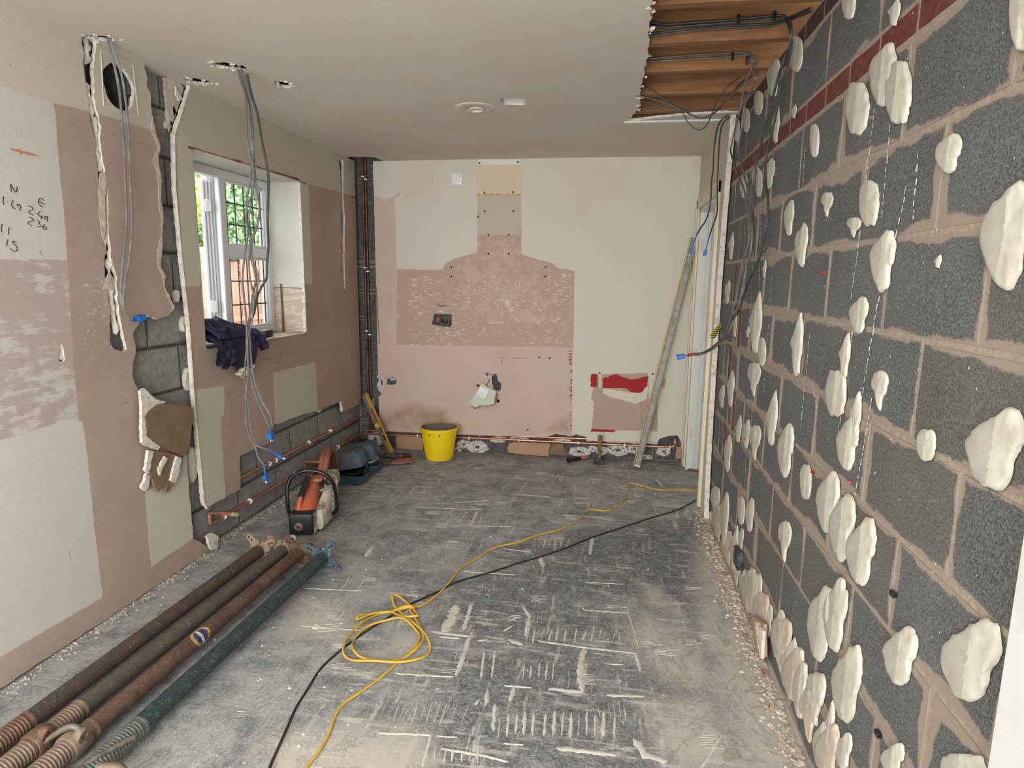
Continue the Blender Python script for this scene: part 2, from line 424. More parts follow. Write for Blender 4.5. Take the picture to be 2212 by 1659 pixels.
for (s, lo, k) in ((sx, .56, .8), (sy, .575, .75), (sd, .6, .6)):
    f = t.step(s, lo, lo+.045, 0, k); f = t.math('MULTIPLY', f, t.step(n1, .32, .55, .1, 1)); f = t.math('MULTIPLY', f, t.step(lfac, 0, 1, 1, .3))
    c = t.mix(f, c, srgb(198, 194, 186))
f = t.step(t.math('ADD', ds, t.math('MULTIPLY', t.math('SUBTRACT', n3, .5), .35)), -.06, .04, 1, 0)
c = t.mix(t.math('MULTIPLY', f, t.step(n2, .3, .6, .55, .95)), c, srgb(188, 181, 170))
c = t.mix(t.math('MULTIPLY', t.step(t.noise(22, 5, .75, stretch=(.5, .9, 1)), .56, .66, 0, .5), lfac), c, srgb(176, 177, 179))
cr_ = t.noise(3.3, 7, .75, stretch=(1, .7, 1, 0, 0, .6), dist=.8); c = t.mix(t.step(t.math('ABSOLUTE', t.math('SUBTRACT', cr_, .5)), .0, .02, .45, 0), c, srgb(84, 84, 88))
t.bump(t.math('ADD', t.math('ADD', n2, sx), sy), .35, .003)
MAT['floor'] = t.done(c, .78)
floor = struct(sheet('floor', fF, -2.2, 1.3, -1.8, 5.2, .025, MAT['floor'], thick=0, attrs={'dust': polys(dust), 'dark': polys(darkp), 'left': polys(leftp)}))
# ridges of old tile adhesive left on the screed (nobody could count them)
rid = MB()
def ridge(pts, wd, hgt=.0022, seed=0, conv=FC):
    r = random.Random(seed); P = [Vector(conv(*p)) for p in pts]; Q = []
    for i in range(len(P)-1):
        k = max(2, int((P[i+1]-P[i]).length/.012))
        Q += [P[i]+(P[i+1]-P[i])*(j/k) for j in range(k)]
    Q.append(P[-1]); V = []; F = []
    for i, p in enumerate(Q):
        tg = (Q[min(i+1, len(Q)-1)]-Q[max(i-1, 0)]).normalized(); nn = Vector((-tg.y, tg.x))
        e = min(1, min(i, len(Q)-1-i)/2+.25); a = wd*.5*e*r.uniform(.45, 1.25); b = wd*.5*e*r.uniform(.45, 1.25); hh = hgt*r.uniform(.5, 1.2)
        V += [(p.x+nn.x*a, p.y+nn.y*a, .0002), (p.x+nn.x*a*.5, p.y+nn.y*a*.5, hh), (p.x-nn.x*b*.5, p.y-nn.y*b*.5, hh), (p.x-nn.x*b, p.y-nn.y*b, .0002)]
        if i: F += [((i-1)*4+k, (i-1)*4+k+1, i*4+k+1, i*4+k) for k in range(3)]
    rid.add(V, F)
big = [([(820, 805), (1005, 830), (990, 880), (940, 1020)], .018), ([(650, 1005), (770, 1015), (930, 1022)], .012), ([(945, 680), (885, 812)], .045), ([(1018, 670), (975, 800)], .02),
  ([(1258, 682), (1290, 730), (1272, 830)], .018), ([(1165, 805), (1215, 775)], .012), ([(1190, 845), (1260, 870)], .028), ([(1330, 850), (1540, 880), (1800, 910), (1822, 1000)], .016), ([(1552, 885), (1530, 1000), (1545, 1095)], .028),
  ([(1380, 1080), (1550, 1095)], .022), ([(1170, 1065), (1300, 1075)], .014), ([(1218, 1075), (1200, 1140)], .022), ([(1092, 1085), (1082, 1160)], .018), ([(1030, 1160), (1052, 1130)], .02), ([(1125, 1150), (1118, 1280)], .016),
  ([(1420, 1362), (1560, 1380), (1700, 1395)], .022), ([(850, 1305), (945, 1312)], .01), ([(1170, 1340), (1262, 1348)], .01), ([(870, 1365), (1080, 1400), (1190, 1430)], .012), ([(1545, 690), (1552, 702), (1765, 718)], .014),
  ([(1660, 1110), (1840, 1115)], .02), ([(1790, 1320), (1845, 1400), (1950, 1425)], .035), ([(920, 300), (1200, 305)], .012), ([(1170, 410), (1290, 425)], .01), ([(740, 210), (1060, 225)], .01), ([(1450, 250), (1640, 262)], .012),
  ([(1890, 205), (2050, 208)], .012), ([(980, 520), (1220, 535)], .01), ([(220, 600), (490, 612)], .008), ([(200, 778), (480, 800)], .012), ([(1220, 150), (1390, 162)], .02), ([(930, 190), (1090, 180)], .015), ([(1345, 450), (1355, 500)], .03), ([(1590, 355), (1580, 440)], .025),
  ([(1760, 700), (1815, 890)], .006), ([(510, 450), (540, 400)], .03), ([(1900, 80), (1925, 110)], .02), ([(1045, 230), (1010, 300)], .02), ([(1560, 570), (1740, 580)], .008), ([(2020, 1600), (2210, 1300)], .01), ([(700, 632), (760, 640)], .008),
  ([(560, 1290), (820, 1300), (780, 1458)], .012), ([(860, 830), (960, 840)], .02), ([(1040, 850), (1090, 845)], .02), ([(1650, 960), (1740, 965)], .01)]
for i, (p, wd) in enumerate(big): ridge(p, wd, seed=i)
for (xs, y0, y1, dx, wd) in (([1288, 1322, 1358, 1395, 1430, 1470, 1520, 1558, 1600, 1640, 1700], 790, 852, -14, .006), ([1270, 1302, 1345, 1378, 1410], 958, 1032, -10, .006),
  ([1150, 1190, 1230, 1270, 1312, 1368, 1410, 1450, 1492, 1530, 1570, 1610, 1650, 1700], 1195, 1310, -6, .008), ([600, 640, 672, 700, 762, 800, 832, 870, 900, 950, 1000], 1148, 1250, -38, .004), ([845, 890, 928, 975, 1012, 1050], 1372, 1440, -8, .006),
  ([870, 890, 915, 940, 965, 990], 235, 285, -38, .006), ([1062, 1104, 1148, 1190, 1232], 250, 298, -14, .006), ([1320, 1345, 1370, 1395, 1420, 1450, 1480], 350, 405, -10, .005), ([430, 455, 480, 505, 530], 540, 590, -30, .005), ([300, 340, 370, 420], 690, 760, -42, .006), ([1940, 1965, 2000], 230, 255, -4, .008), ([1080, 1130], 900, 1030, -20, .009)):
    for k, x in enumerate(xs):
        r_ = random.Random(x+y0); ridge([(x+r_.uniform(-5, 5), y0+r_.uniform(-12, 12)), (x+dx, y1+r_.uniform(-12, 12))], wd*r_.uniform(.6, 1.8), seed=x)
r_ = random.Random(5)
for k in range(70):   # fine comb marks, rows follow the old tiles
    cx = r_.uniform(-1.3, .5); cy = r_.uniform(1.4, 4.7); hz = r_.random() < .5
    for j in range(r_.randint(3, 6)):
        l = r_.uniform(.03, .09); o_ = j*.011
        if hz: a = (cx+r_.uniform(-.01, .01), cy+o_); b = (a[0]+l, a[1]+.006)
        else: a = (cx+o_*1.6, cy+r_.uniform(-.01, .01)); b = (a[0]-.008, a[1]+l)
        ridge([a, b], r_.uniform(.002, .004), .0012, k*7+j, conv=lambda x, y: (x, y))
MAT['tileadh'] = plain('tile_adhesive', srgb(204, 200, 190), .9, 0, srgb(182, 178, 170), 20, .4, .7, 80, .3)
tag(rid.build('adhesive_residue', MAT['tileadh'], floor), kind='stuff')

# ---- ceiling with its torn opening
opn = [Cl(1412, -60), Cl(1410, 0), Cl(1403, 60), Cl(1400, 110), Cl(1392, 150), Cl(1384, 185), Cl(1383, 215), Cl(1374, 240), Cl(1356, 262), Cl(1460, 250), Cl(1578, 243)]
x0 = opn[0][0]
opn = ragline([(x0, .6)]+opn[:-1], .006, .022, 4)+[Vector(opn[-1]), Vector((.9, opn[-1][1])), Vector((.9, .6))]
holeA = rag([Cl(453, 133), Cl(480, 134), Cl(530, 143), Cl(537, 156), Cl(500, 150), Cl(470, 148)], .004, .015, 2)
holeB = rag([Cl(588, 174), Cl(612, 176), Cl(645, 186), Cl(615, 190), Cl(598, 185)], .004, .015, 3)
holeC = rag([Cl(388, 168), Cl(420, 168), Cl(475, 180), Cl(440, 184), Cl(410, 178)], .004, .015, 5)
holeD = rag([Cl(172, 74), Cl(225, 78), Cl(278, 86), Cl(240, 90), Cl(190, 84)], .004, .015, 6)
holeE = [Cl(1074, 212), Cl(1132, 212), Cl(1136, 228), Cl(1088, 226)]
holeF = [Cl(750, 339), Cl(806, 339), (-1.85, 5.2), (-2.2, 5.2)]
MAT['ceil'] = layered('ceiling_paint', srgb(206, 199, 187), srgb(202, 192, 178), [], fine=.03, bump=.08)
ceil = struct(sheet('ceiling', fC, -2.2, .9, -1.8, 5.2, .02, MAT['ceil'], cuts=[opn, holeA, holeB, holeC, holeD, holeE, holeF], thick=.013))
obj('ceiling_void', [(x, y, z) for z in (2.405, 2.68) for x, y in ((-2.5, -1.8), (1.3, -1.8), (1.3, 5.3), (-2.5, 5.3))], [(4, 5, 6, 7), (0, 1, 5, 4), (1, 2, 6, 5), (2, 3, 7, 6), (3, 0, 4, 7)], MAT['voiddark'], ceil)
m = MB(); a = Cl(1356, 262); b = Cl(1575, 245); m.box(((a[0]+.66)/2, a[1]+.018, 2.397), (.66-a[0]+.04, .04, .012)); m.build('board_edge_strip', MAT['door_white'], ceil)
for i, yj in enumerate((1.70, 2.075, 2.438, 2.805, 3.165, 3.525, 3.87)):
    m = MB(); m.box((.37, yj, 2.515), (1.5, .045, .2), bev=.002); j = m.build('joist', MAT['timber'], ceil)
m = MB(); m.box((.38, 4.03, 2.515), (.6, .03, .2)); m.build('noggin', MAT['timber'], ceil)
# small bits of torn paper and plaster round the torn holes
def crumb(m, c, s, r, flat=1):
    bx = [Vector((x, y, z)) for x in (-1, 1) for y in (-1, 1) for z in (-1, 1)]
    R_ = Matrix.Rotation(r.uniform(0, 6.3), 3, 'Z') @ Matrix.Rotation(r.uniform(-.6, .6), 3, 'X')
    V = [Vector(c)+R_ @ Vector((p.x*s*r.uniform(.35, 1), p.y*s*r.uniform(.3, .9), p.z*s*flat*r.uniform(.3, .8))) for p in bx]
    m.add(V, [(0, 1, 3, 2), (4, 6, 7, 5), (0, 4, 5, 1), (2, 3, 7, 6), (0, 2, 6, 4), (1, 5, 7, 3)])
cr = MB(); r_ = random.Random(9)
for poly, k in ((holeA, 34), (holeB, 22), (holeC, 30), (holeD, 26), (opn[6:-3], 70)):
    for i in range(k):
        p = r_.choice(poly[:max(4, len(poly))]); crumb(cr, (p[0]+r_.uniform(-.012, .012), p[1]+r_.uniform(-.01, .02), 2.402+r_.uniform(-.003, .01)), r_.uniform(.004, .013), r_, .8)
tag(cr.build('torn_plaster_crumbs', MAT['gypsum'], ceil), kind='stuff')
# square recess for a former light and a round light plate
c4 = [Vector((p[0], p[1], 2.4)) for p in holeE]
m = MB(); ctr = sum(c4, Vector())/4
for i in range(4):
    a, b = c4[i], c4[(i+1) % 4]; m.add([a, b, b+Vector((0, 0, .055)), a+Vector((0, 0, .055))], [(0, 1, 2, 3)])
m.add([p+Vector((0, 0, .055)) for p in c4], [(0, 1, 2, 3)]); m.build('square_recess', MAT['door_white'], ceil)
p = Cl(1026, 233); ring = thing('ceiling_light_plate', 'round painted-over plate on the ceiling, its centre hole stopped with a ring', 'ceiling plate', (p[0], p[1], 2.4))
m = MB(); m.lathe([(.112, 0), (.11, -.004), (.1, -.006), (.045, -.007), (.04, -.003)], (p[0], p[1], 2.4), n=32); m.build('plate', MAT['ceil'], ring)
m = MB(); m.lathe([(.042, -.005), (.045, -.014), (.036, -.015), (.032, -.006)], (p[0]+.008, p[1], 2.4), n=24); m.build('ring', MAT['gypsum'], ring)

# ---- left wall: painted blockwork with plasterboard in front
WY0, WY1, WZ0, WZ1 = 3.02, 4.135, 1.085, 2.1
ventc = L(257, 188)
vent = [(ventc[0]+.088*math.cos(a)*(1+.06*math.sin(5*a)), ventc[1]+.093*math.sin(a)) for a in np.linspace(0, 2*PI, 30)[:-1]]
winp = [(WY0, WZ0), (WY1, WZ0), (WY1, WZ1), (WY0, WZ1)]
wl = struct(sheet('wall_left', fLB, -1.8, 5.2, 0, 2.45, .04, MAT['mortardark'], cuts=[[(WY0-.05, WZ0-.05), (WY1+.05, WZ0-.05), (WY1+.05, WZ1+.05), (WY0-.05, WZ1+.05)], vent], thick=.2, rim=MAT['mortardark'], jit=0))
def clampb(a, b, lo, hi): return max(a, lo), min(b, hi)
bvar = {}
def block(parent, frame, axis, u0, u1, v0, v1, mat, name='block', th=.09, seed=0, jt=.0035):
    """one block: its own mesh size shared between equal pieces, front face standing at the frame's plane"""
    hw, hh = (u1-u0)/2, (v1-v0)/2; key = (axis, round(hw, 3), round(hh, 3), mat.name, seed % 3, name)
    if key not in bvar:
        r = random.Random(hash(key[1:3])+seed % 3); m = MB(); nx, ny = 4, 2; V = []; F = []
        for i in range(nx+1):
            for j in range(ny+1):
                ed = i in (0, nx) or j in (0, ny)
                V.append((i/nx*2*hw-hw+(r.uniform(-jt, jt) if 0 < i < nx else r.uniform(0, jt)*(1 if i == 0 else -1)), j/ny*2*hh-hh+(r.uniform(0, jt)*(1 if j == 0 else -1) if ed and j in (0, ny) else 0), r.uniform(0, .0015)+(.0025 if ed else 0)))
        for i in range(nx):
            for j in range(ny): a = i*(ny+1)+j; F.append((a, a+ny+1, a+ny+2, a+1))
        per = [i*(ny+1) for i in range(nx+1)]+[nx*(ny+1)+j for j in range(1, ny+1)]+[i*(ny+1)+ny for i in range(nx-1, -1, -1)]+[j for j in range(ny-1, 0, -1)]
        n0 = len(V)
        for q in per: V.append((V[q][0], V[q][1], th))
        for i in range(len(per)): k = (i+1) % len(per); F.append((per[k], per[i], n0+i, n0+k))
        f0 = frame(0, 0, 0)
        W = [tuple(Vector(frame(v[0], v[1], v[2]))-Vector(f0)) for v in V]
        me = bpy.data.meshes.new(name); me.from_pydata(W, [], F); me.materials.append(mat); me.update(); bvar[key] = me
    o = bpy.data.objects.new(name, bvar[key]); COL.objects.link(o)
    o.location = Vector(frame((u0+u1)/2, (v0+v1)/2, 0))-wloc(parent); o.parent = parent; o['hw'] = hw; o['hh'] = hh; return o
def inwin(a, b, z0, z1): return b > WY0-.01 and a < WY1+.01 and z1 > WZ0-.01 and z0 < WZ1+.01
fLblk = lambda u, v, d: (XLB-d+.002, u, v)
for k in range(11):
    z0 = .01+k*.225; z1 = min(z0+.213, 2.44); off = (.2125 if k % 2 else 0)+.03
    y = 2.0+off
    while y < 5.13:
        a, b = y, y+.413; y += .425
        if b < 2.2 or (z0 > .7 and a > 3.0): continue
        b = min(b, 5.14)
        if inwin(a, b, z0, z1):
            if a < WY0-.05: b = WY0-.004
            else: continue
        if abs((a+b)/2-ventc[0]) < .22+.09 and abs((z0+z1)/2-ventc[1]) < .2: 
            if z0 < ventc[1]+.1 and z1 > ventc[1]-.1:
                if b > ventc[0]+.17: a = max(a, ventc[0]+.115)
                else: b = min(b, ventc[0]-.115)
        block(wl, fLblk, 0, a, b, z0, z1, MAT['blockL'], seed=k)

# outlines of the two boards, read off the photograph on the wall's own plane
edge1 = [(312, 143), (318, 165), (316, 185), (325, 200), (328, 250), (334, 280), (345, 320), (340, 345), (347, 380), (346, 430), (352, 470), (349, 500), (350, 535), (346, 560), (347, 579), (357, 595), (354, 620), (364, 636), (376, 665), (361, 682), (340, 690), (325, 684), (310, 683), (299, 702), (287, 718), (294, 763), (287, 790), (286, 813), (291, 829), (303, 850), (322, 868), (345, 872), (401, 880), (402, 960), (408, 1060), (418, 1163), (455, 1185)]
e1 = [L(*p) for p in edge1]
b1 = [Vector((-1.8, 2.45)), Vector((e1[0][0], 2.45))]+ragline(e1, .004, .02, 1)+ragline([(e1[-1][0], .004), (2.2, .006), (1.9, .012), (1.2, .014), (-1.8, .01)], .003, .03, 3)
crack_l = [(555, 235), (570, 350), (568, 440), (580, 530), (600, 640), (610, 760), (630, 880), (650, 960), (655, 1090), (670, 1200), (680, 1380), (690, 1500), (698, 1659)]
crack_r = [(655, 245), (655, 350), (640, 430), (645, 560), (640, 650), (660, 760), (690, 860), (682, 930), (690, 1000), (700, 1100), (720, 1200), (740, 1330), (735, 1500), (747, 1659)]
cl2 = [(703, 60), (715, 180), (712, 300), (742, 350), (735, 430), (755, 600), (750, 700), (756, 800)]; cr2 = [(752, 60), (755, 180), (790, 280), (800, 400), (812, 560), (832, 640), (850, 740), (868, 820)]
k1 = 700/2212
ck = [L(x*k1, y*k1) for x, y in crack_l]+[L(x*k1, 500+y*k1) for x, y in cl2]+[L(x*k1, 500+y*k1) for x, y in cr2[::-1]]+[L(x*k1, y*k1) for x, y in crack_r[::-1]]
ck[0] = (ck[0][0], 2.46); ck[-1] = (ck[-1][0], 2.46)
ck = rag(ck, .005, .015, 8)
smallhole = rag([L(127, 740), L(133, 741), L(140, 770), L(138, 782), (L(128, 780))], .003, .01, 1)
# paint patches
pw1 = [(-1.8, 2.08), L(108, 205), L(118, 232), L(125, 330), L(132, 400), L(140, 480), L(148, 600), L(152, 690), L(160, 800), L(166, 860), L(170, 915), L(178, 905), L(190, 1000), L(205, 1150), L(222, 1290), L(110, 1355), L(0, 1420), (-1.8, .22)]
band = [(-1.8, 2.45), (5.2, 2.45), (5.2, L(772, 430)[1]), L(772, 425), L(660, 396), L(420, 318), L(342, 286), L(205, 243), L(115, 222), (-1.8, 2.13)]
patchB = rag([L(404, 985), L(418, 1163), L(326, 1225), L(320, 1150), L(313, 1062), L(345, 1050), L(394, 970)], .003, .02, 2)
patchC = rag([L(380, 270), L(418, 290), L(417, 318), L(425, 420), L(431, 560), L(433, 618), L(398, 620), L(385, 400)], .004, .02, 3)
scrp = [L(-40, 560), L(150, 562), L(150, 640), L(160, 760), L(165, 850), L(168, 900), L(60, 935), L(-40, 960)]
fleck1 = [L(175, 600), L(250, 600), L(250, 740), L(180, 800)]
hump = [L(125, 225), L(215, 250), L(215, 262), L(125, 240)]
brown = [L(243, 845), L(272, 845), L(270, 880), L(240, 880)]
LW = srgb(198, 195, 188)
MAT['wallL'] = layered('left_wall_plaster', srgb(166, 146, 134), srgb(178, 158, 146), [('white', LW, .012, .006, None), ('band', srgb(196, 188, 174), .006, .004, None), ('scrape', srgb(172, 154, 147), .02, .02, 'scrape'), ('patch', srgb(196, 191, 176), .004, .004, None), ('fleck', LW, .01, .02, 'fleck'), ('brown', srgb(132, 106, 84), .02, .03, 'rust'), ('pencil', srgb(110, 88, 78), .0, .0, None), ('orange', srgb(176, 132, 104), .002, .002, None)])
pen = [([L(0, 128), L(20, 138), L(44, 163)], .005), ([L(0, 217), L(105, 250)], .002), ([L(115, 250), L(330, 318)], .002), ([L(0, 300), L(12, 312)], .002), ([L(130, 300), L(158, 322)], .0018), ([L(72, 318), L(125, 328)], .0016), ([L(244, 285), L(252, 330)], .0016), ([L(170, 252), L(172, 340)], .0014), ([L(400, 270), L(412, 330)], .0016), ([L(500, 262), L(528, 285)], .0018), ([L(50, 640), L(130, 668)], .003), ([L(60, 740), L(140, 750)], .002), ([L(20, 690), L(110, 730)], .002),
       ([L(0, 595), L(80, 625)], .002), ([L(10, 780), L(75, 795)], .002), ([L(445, 815), L(560, 785), L(690, 750)], .002), ([L(220, 882), L(285, 868)], .0022), ([L(175, 890), L(240, 880)], .0018), ([L(500, 800), L(590, 780)], .0016)]
ora = [([L(22, 320), L(50, 328), L(90, 342)], .012), ([L(46, 270), L(42, 350), L(38, 420)], .004), ([L(150, 1190), L(154, 1250)], .009), ([L(88, 542), L(91, 552)], .012)]
base_attr = {'white': polys([pw1]), 'band': polys([band]), 'scrape': polys([scrp]), 'patch': polys([patchB, patchC]), 'fleck': polys([fleck1]), 'brown': polys([brown]), 'pencil': f_line(pen), 'orange': f_line(ora)}
bd1 = sheet('plasterboard', fL, -1.8, 3.05, 0, 2.4, .0125, MAT['wallL'], wl, cuts=[ck, vent, smallhole], keep=[b1], attrs=base_attr, thick=.016)
bd1['label'] = 'near sheet of stripped plasterboard, cracked beside the round vent hole'
# near board's painted skirting line is a slight step: a thin edge of filler
# far board with the window
e2 = [(410, 189), (398, 225), (376, 290), (378, 400), (392, 560), (408, 700), (418, 850), (432, 1000), (440, 1086), (447, 1098)]
low2 = [(447, 1098), (520, 1056), (517, 985), (562, 964), (582, 957), (577, 946), (590, 927), (592, 917), (600, 916), (625, 905), (653, 896), (689, 886), (692, 892), (699, 881), (737, 867), (741, 890), (765, 879), (780, 871)]
p2 = [Vector((L(410, 189)[0]+.01, 2.45))]+[Vector(L(*q)) for q in e2[:-1]]+ragline([L(*q) for q in low2], .005, .02, 5)+[Vector((5.075, .28)), Vector((5.075, 2.45))]
win_cut = rag([(WY0, WZ0), (WY1, WZ0), (WY1, WZ1), (WY0, WZ1)], .001, .1)
crk3 = rag([L(733, 345), L(742, 345), L(741, 420), L(745, 470), L(744, 560), L(746, 625), L(742, 625), L(738, 540), L(738, 420)], .003, .02, 6)
pC = rag([L(425, 843), L(483, 833), L(486, 856), L(483, 899), L(476, 901), L(482, 990), L(487, 1074), L(446, 1102), L(430, 1000)], .003, .02, 2)
pD = rag([L(590, 806), L(681, 781), L(684, 840), L(687, 889), L(640, 905), L(595, 920)], .003, .02, 2)
pE = rag([L(380, 270), L(414, 300), L(420, 420), L(432, 560), L(433, 618), L(398, 620), L(385, 400)], .004, .02, 3)
pF = rag([L(650, 395), L(666, 398), L(670, 500), L(675, 614), L(658, 614), L(650, 500)], .003, .02, 4)
rust = [L(500, 805), L(590, 785), L(640, 760), L(640, 745), L(500, 790)]; rust2 = [L(490, 870), L(585, 820), L(585, 795), L(520, 820)]
redline = [([L(408, 318), L(470, 335), L(640, 386), L(660, 396)], .012), ([L(756, 425), L(772, 426)], .012)]
pen2 = [([L(650, 815), L(644, 850)], .003), ([L(632, 812), L(640, 820)], .002), ([L(600, 862), L(612, 858)], .002), ([L(560, 330), L(640, 352)], .002), ([L(664, 405), L(715, 420)], .002), ([L(446, 825), L(560, 796), L(660, 765), L(760, 740)], .0022), ([L(520, 945), L(522, 1050)], .0012), ([L(450, 900), L(462, 1080)], .0012), ([L(540, 870), L(552, 955)], .001)]
MAT['wallL2'] = layered('left_wall_plaster_far', srgb(164, 143, 130), srgb(176, 155, 142), [('band', srgb(186, 178, 162), .006, .004, None), ('patch', srgb(190, 184, 168), .003, .003, None), ('rust', srgb(136, 96, 72), .02, .04, 'rust'), ('red', srgb(116, 62, 56), .006, .01, None), ('pencil', srgb(96, 80, 72), 0, 0, None)])
bd2 = sheet('plasterboard', fL, 2.6, 5.08, .1, 2.4, .0125, MAT['wallL2'], wl, cuts=[win_cut, crk3], keep=[p2], thick=.02,
      attrs={'band': polys([band]), 'patch': polys([pC, pD, pE, pF]), 'rust': polys([rust, rust2]), 'red': f_line(redline), 'pencil': f_line(pen2)})
bd2['label'] = 'far sheet of stripped plasterboard surrounding the window'
# white plaster edge left on the near side of the far board
m = MB(); m.tube([(XL-.002, )+L(*q) for q in e2[1:]], lambda t: .0065, 5, 0); m.build('plaster_bead', MAT['gypsum'], wl)
def scrap(pts, dx, mat, name, amp=.003, sd_=1, th=.008):
    P = rag([L(*q) for q in pts], amp, .012, sd_); n = len(P); V = [(dx, *q) for q in P]+[(dx-th, *q) for q in P]
    return obj(name, V, [tuple(range(n))]+[(i+n, (i+1) % n+n, (i+1) % n, i) for i in range(n)], mat, wl, smooth=False)
MAT['tornpaper'] = plain('torn_plaster_skin', srgb(188, 170, 152), .9, 0, srgb(206, 196, 180), 30, .45, .6, 60, .4)
scrap([(366, 167), (385, 169), (409, 188), (398, 225), (385, 262), (377, 284), (373, 250), (369, 215), (367, 190)], XLB+.022, MAT['tornpaper'], 'torn_skin')
scrap([(386, 186), (396, 205), (402, 214), (394, 218), (386, 204)], XLB+.034, MAT['gypsum'], 'peeled_scrap', .002, 3)
for seg in (edge1[4:12], edge1[11:17], edge1[16:20]):
    r_ = random.Random(len(seg)+seg[0][1]); inner = [(x-r_.uniform(3, 11), y) for x, y in seg[1:-1]][::-1]; scrap([(x+1, y) for x, y in seg]+inner, XL+.0016, MAT['tornpaper'], 'torn_skin', .003, 4, .004)
scrap([(215, 375), (226, 372), (231, 395), (226, 430), (228, 500), (222, 520), (214, 470), (213, 410)], XL+.0014, MAT['tornpaper'], 'torn_skin', .003, 6, .003)
scrap([(236, 585), (240, 600), (243, 628), (222, 626), (228, 605)], XL+.0014, MAT['tornpaper'], 'torn_skin', .002, 7, .003)
# lumpy filler in the crack, in separate lengths with dark gaps between
def filler(pts, wd, seed):
    r = random.Random(seed); P = catmull([(XL-.016, )+L(*q) for q in pts], 7); V = []; F = []; n = 8
    for i, p in enumerate(P):
        rr = wd*1.25*(.8+.8*mn.noise((p.z*26, seed, 0)))*(1 if 0 < i < len(P)-1 else .3); cx = .008*mn.noise((p.z*30, 3, seed))
        for k in range(n):
            a = 2*PI*k/n; q = rr*(1+.6*mn.noise((math.cos(a)*2, math.sin(a)*2, p.z*40+seed)))
            V.append((p.x+q*.8*math.sin(a), p.y+q*math.cos(a)+cx, p.z+r.uniform(-.003, .003)))
        if i: F += [((i-1)*n+k, (i-1)*n+(k+1) % n, i*n+(k+1) % n, i*n+k) for k in range(n)]
    obj('filler_bead', V, F, MAT['gypsum'], wl, ang=60)
filler([(192, 82), (196, 105), (190, 138)], .013, 1); filler([(192, 178), (199, 220), (204, 255)], .013, 2); filler([(206, 250), (214, 285), (214, 325), (221, 345), (222, 372)], .012, 3)
filler([(224, 428), (226, 470), (229, 500), (233, 550)], .012, 4); filler([(240, 560), (243, 600), (247, 650), (253, 690), (258, 722)], .014, 5); filler([(222, 360), (232, 390), (240, 408), (254, 424)], .007, 6)
filler([(736, 345), (740, 375)], .007, 7); filler([(742, 465), (742, 480)], .008, 8); filler([(743, 500), (743, 530)], .008, 9); filler([(132, 743), (135, 765), (136, 778)], .016, 10)
# ceiling-side rubble of torn board by the strip, adhesive dabs squeezed behind the board edges
def dabmesh(outline, T, frame, seed, flat=.5, nring=5):
    """a dab of board adhesive: thick, cut flat towards its left, ridged towards its right"""
    n = len(outline); c = Vector((sum(p[0] for p in outline)/n, sum(p[1] for p in outline)/n)); V = []; F = []
    R_ = [1, .985, .93, .8, .5, .22, .0][:nring+2]; uc = c.x; W_ = max(abs(p[0]-c.x) for p in outline); r = random.Random(seed)
    for i, s in enumerate(R_):
        for k, p in enumerate(outline):
            q = c+(Vector((p[0], p[1]))-c)*s
            if i == 1: q += Vector((r.uniform(-1, 1), r.uniform(-1, 1)))*W_*.03
            rt = max(0, min(1, (uc-q.x)/W_*1.6+.2)); h = T*(0, .62, .92, 1, 1, 1, 1)[i]
            ridge_ = mn.noise(((q.x-c.x)/W_*5+seed, (q.y-c.y)/W_*1.1, 1.3)); h *= 1+rt*(.5*ridge_+.15*mn.noise((q.x*70, q.y*50, seed))-.1)
            V.append(frame(q.x, q.y, -(h if i else 0)))
    nring = len(R_)-1
    for i in range(nring):
        for k in range(n): F.append((i*n+k, i*n+(k+1) % n, (i+1)*n+(k+1) % n, (i+1)*n+k))
    return V, F
m = MB()
for (cx, cy, a, b) in ((384, 245, 9, 20), (378, 268, 6, 10), (421, 820, 9, 26), (430, 1005, 9, 40), (412, 700, 7, 18), (396, 640, 5, 14)):
    ol = [L(cx+a*math.cos(q), cy+b*math.sin(q)) for q in np.linspace(0, 2*PI, 14)[:-1]]
    V, F = dabmesh(ol, .022, lambda u, v, d: (XLB-d, u, v), cx); o = obj('adhesive_dab', V, F, MAT['adhesive'], wl, ang=60)
# vent duct and the plate ghost round it
m = MB(); m.lathe([(.1, 0), (.1, .22)], (XLB, ventc[0], ventc[1]), (-1, 0, 0), 24, cap=False); m.lathe([(.1, .22), (.001, .22)], (XLB, ventc[0], ventc[1]), (-1, 0, 0), 24, cap=False)
m.build('vent_duct', MAT['voiddark'], wl)
m = MB(); q = [L(218, 110), L(287, 140), L(299, 251), L(224, 228)]
for i in range(4):
    a, b = q[i], q[(i+1) % 4]; m.tube([(XL-.0008, *a), (XL-.0008, *b)], .0035, 5)
m.build('vent_plate_ridge', MAT['ceil'], wl)
# broken flap of board folded down, brown paper back showing
fl = MB(); P3 = lambda x, y, d: (XL+d,)+L(x, y)
face = [(322, 873), (345, 871), (372, 874), (401, 879), (399, 920), (395, 966), (385, 985), (360, 975), (335, 965), (298, 944), (298, 920), (296, 900), (302, 888)]
V = [P3(x, y, .045-(y-870)*.0001) for x, y in face]; n = len(V)
V2 = [P3(x, y, .033-(y-870)*.0001) for x, y in face]
fl.add(V+V2, [tuple(range(n))]+[(i+n, (i+1) % n+n, (i+1) % n, i) for i in range(n)])
flap = fl.build('broken_board_flap', MAT['paper'], wl, smooth=False)
r_ = random.Random(4)
def strip(pts, w0, d, mat, name, parent):
    m = MB(); P = rag([Vector(p) for p in pts], 1.2, 5, 3); P = [Vector(p) for p in P]
    V = [P3(p.x, p.y, d) for p in P]; W = [P3(p.x, p.y, d-.014) for p in P]; n = len(P)
    m.add(V+W, [tuple(range(n))]+[(i+n, (i+1) % n+n, (i+1) % n, i) for i in range(n)]); return m.build(name, mat, parent, smooth=False)
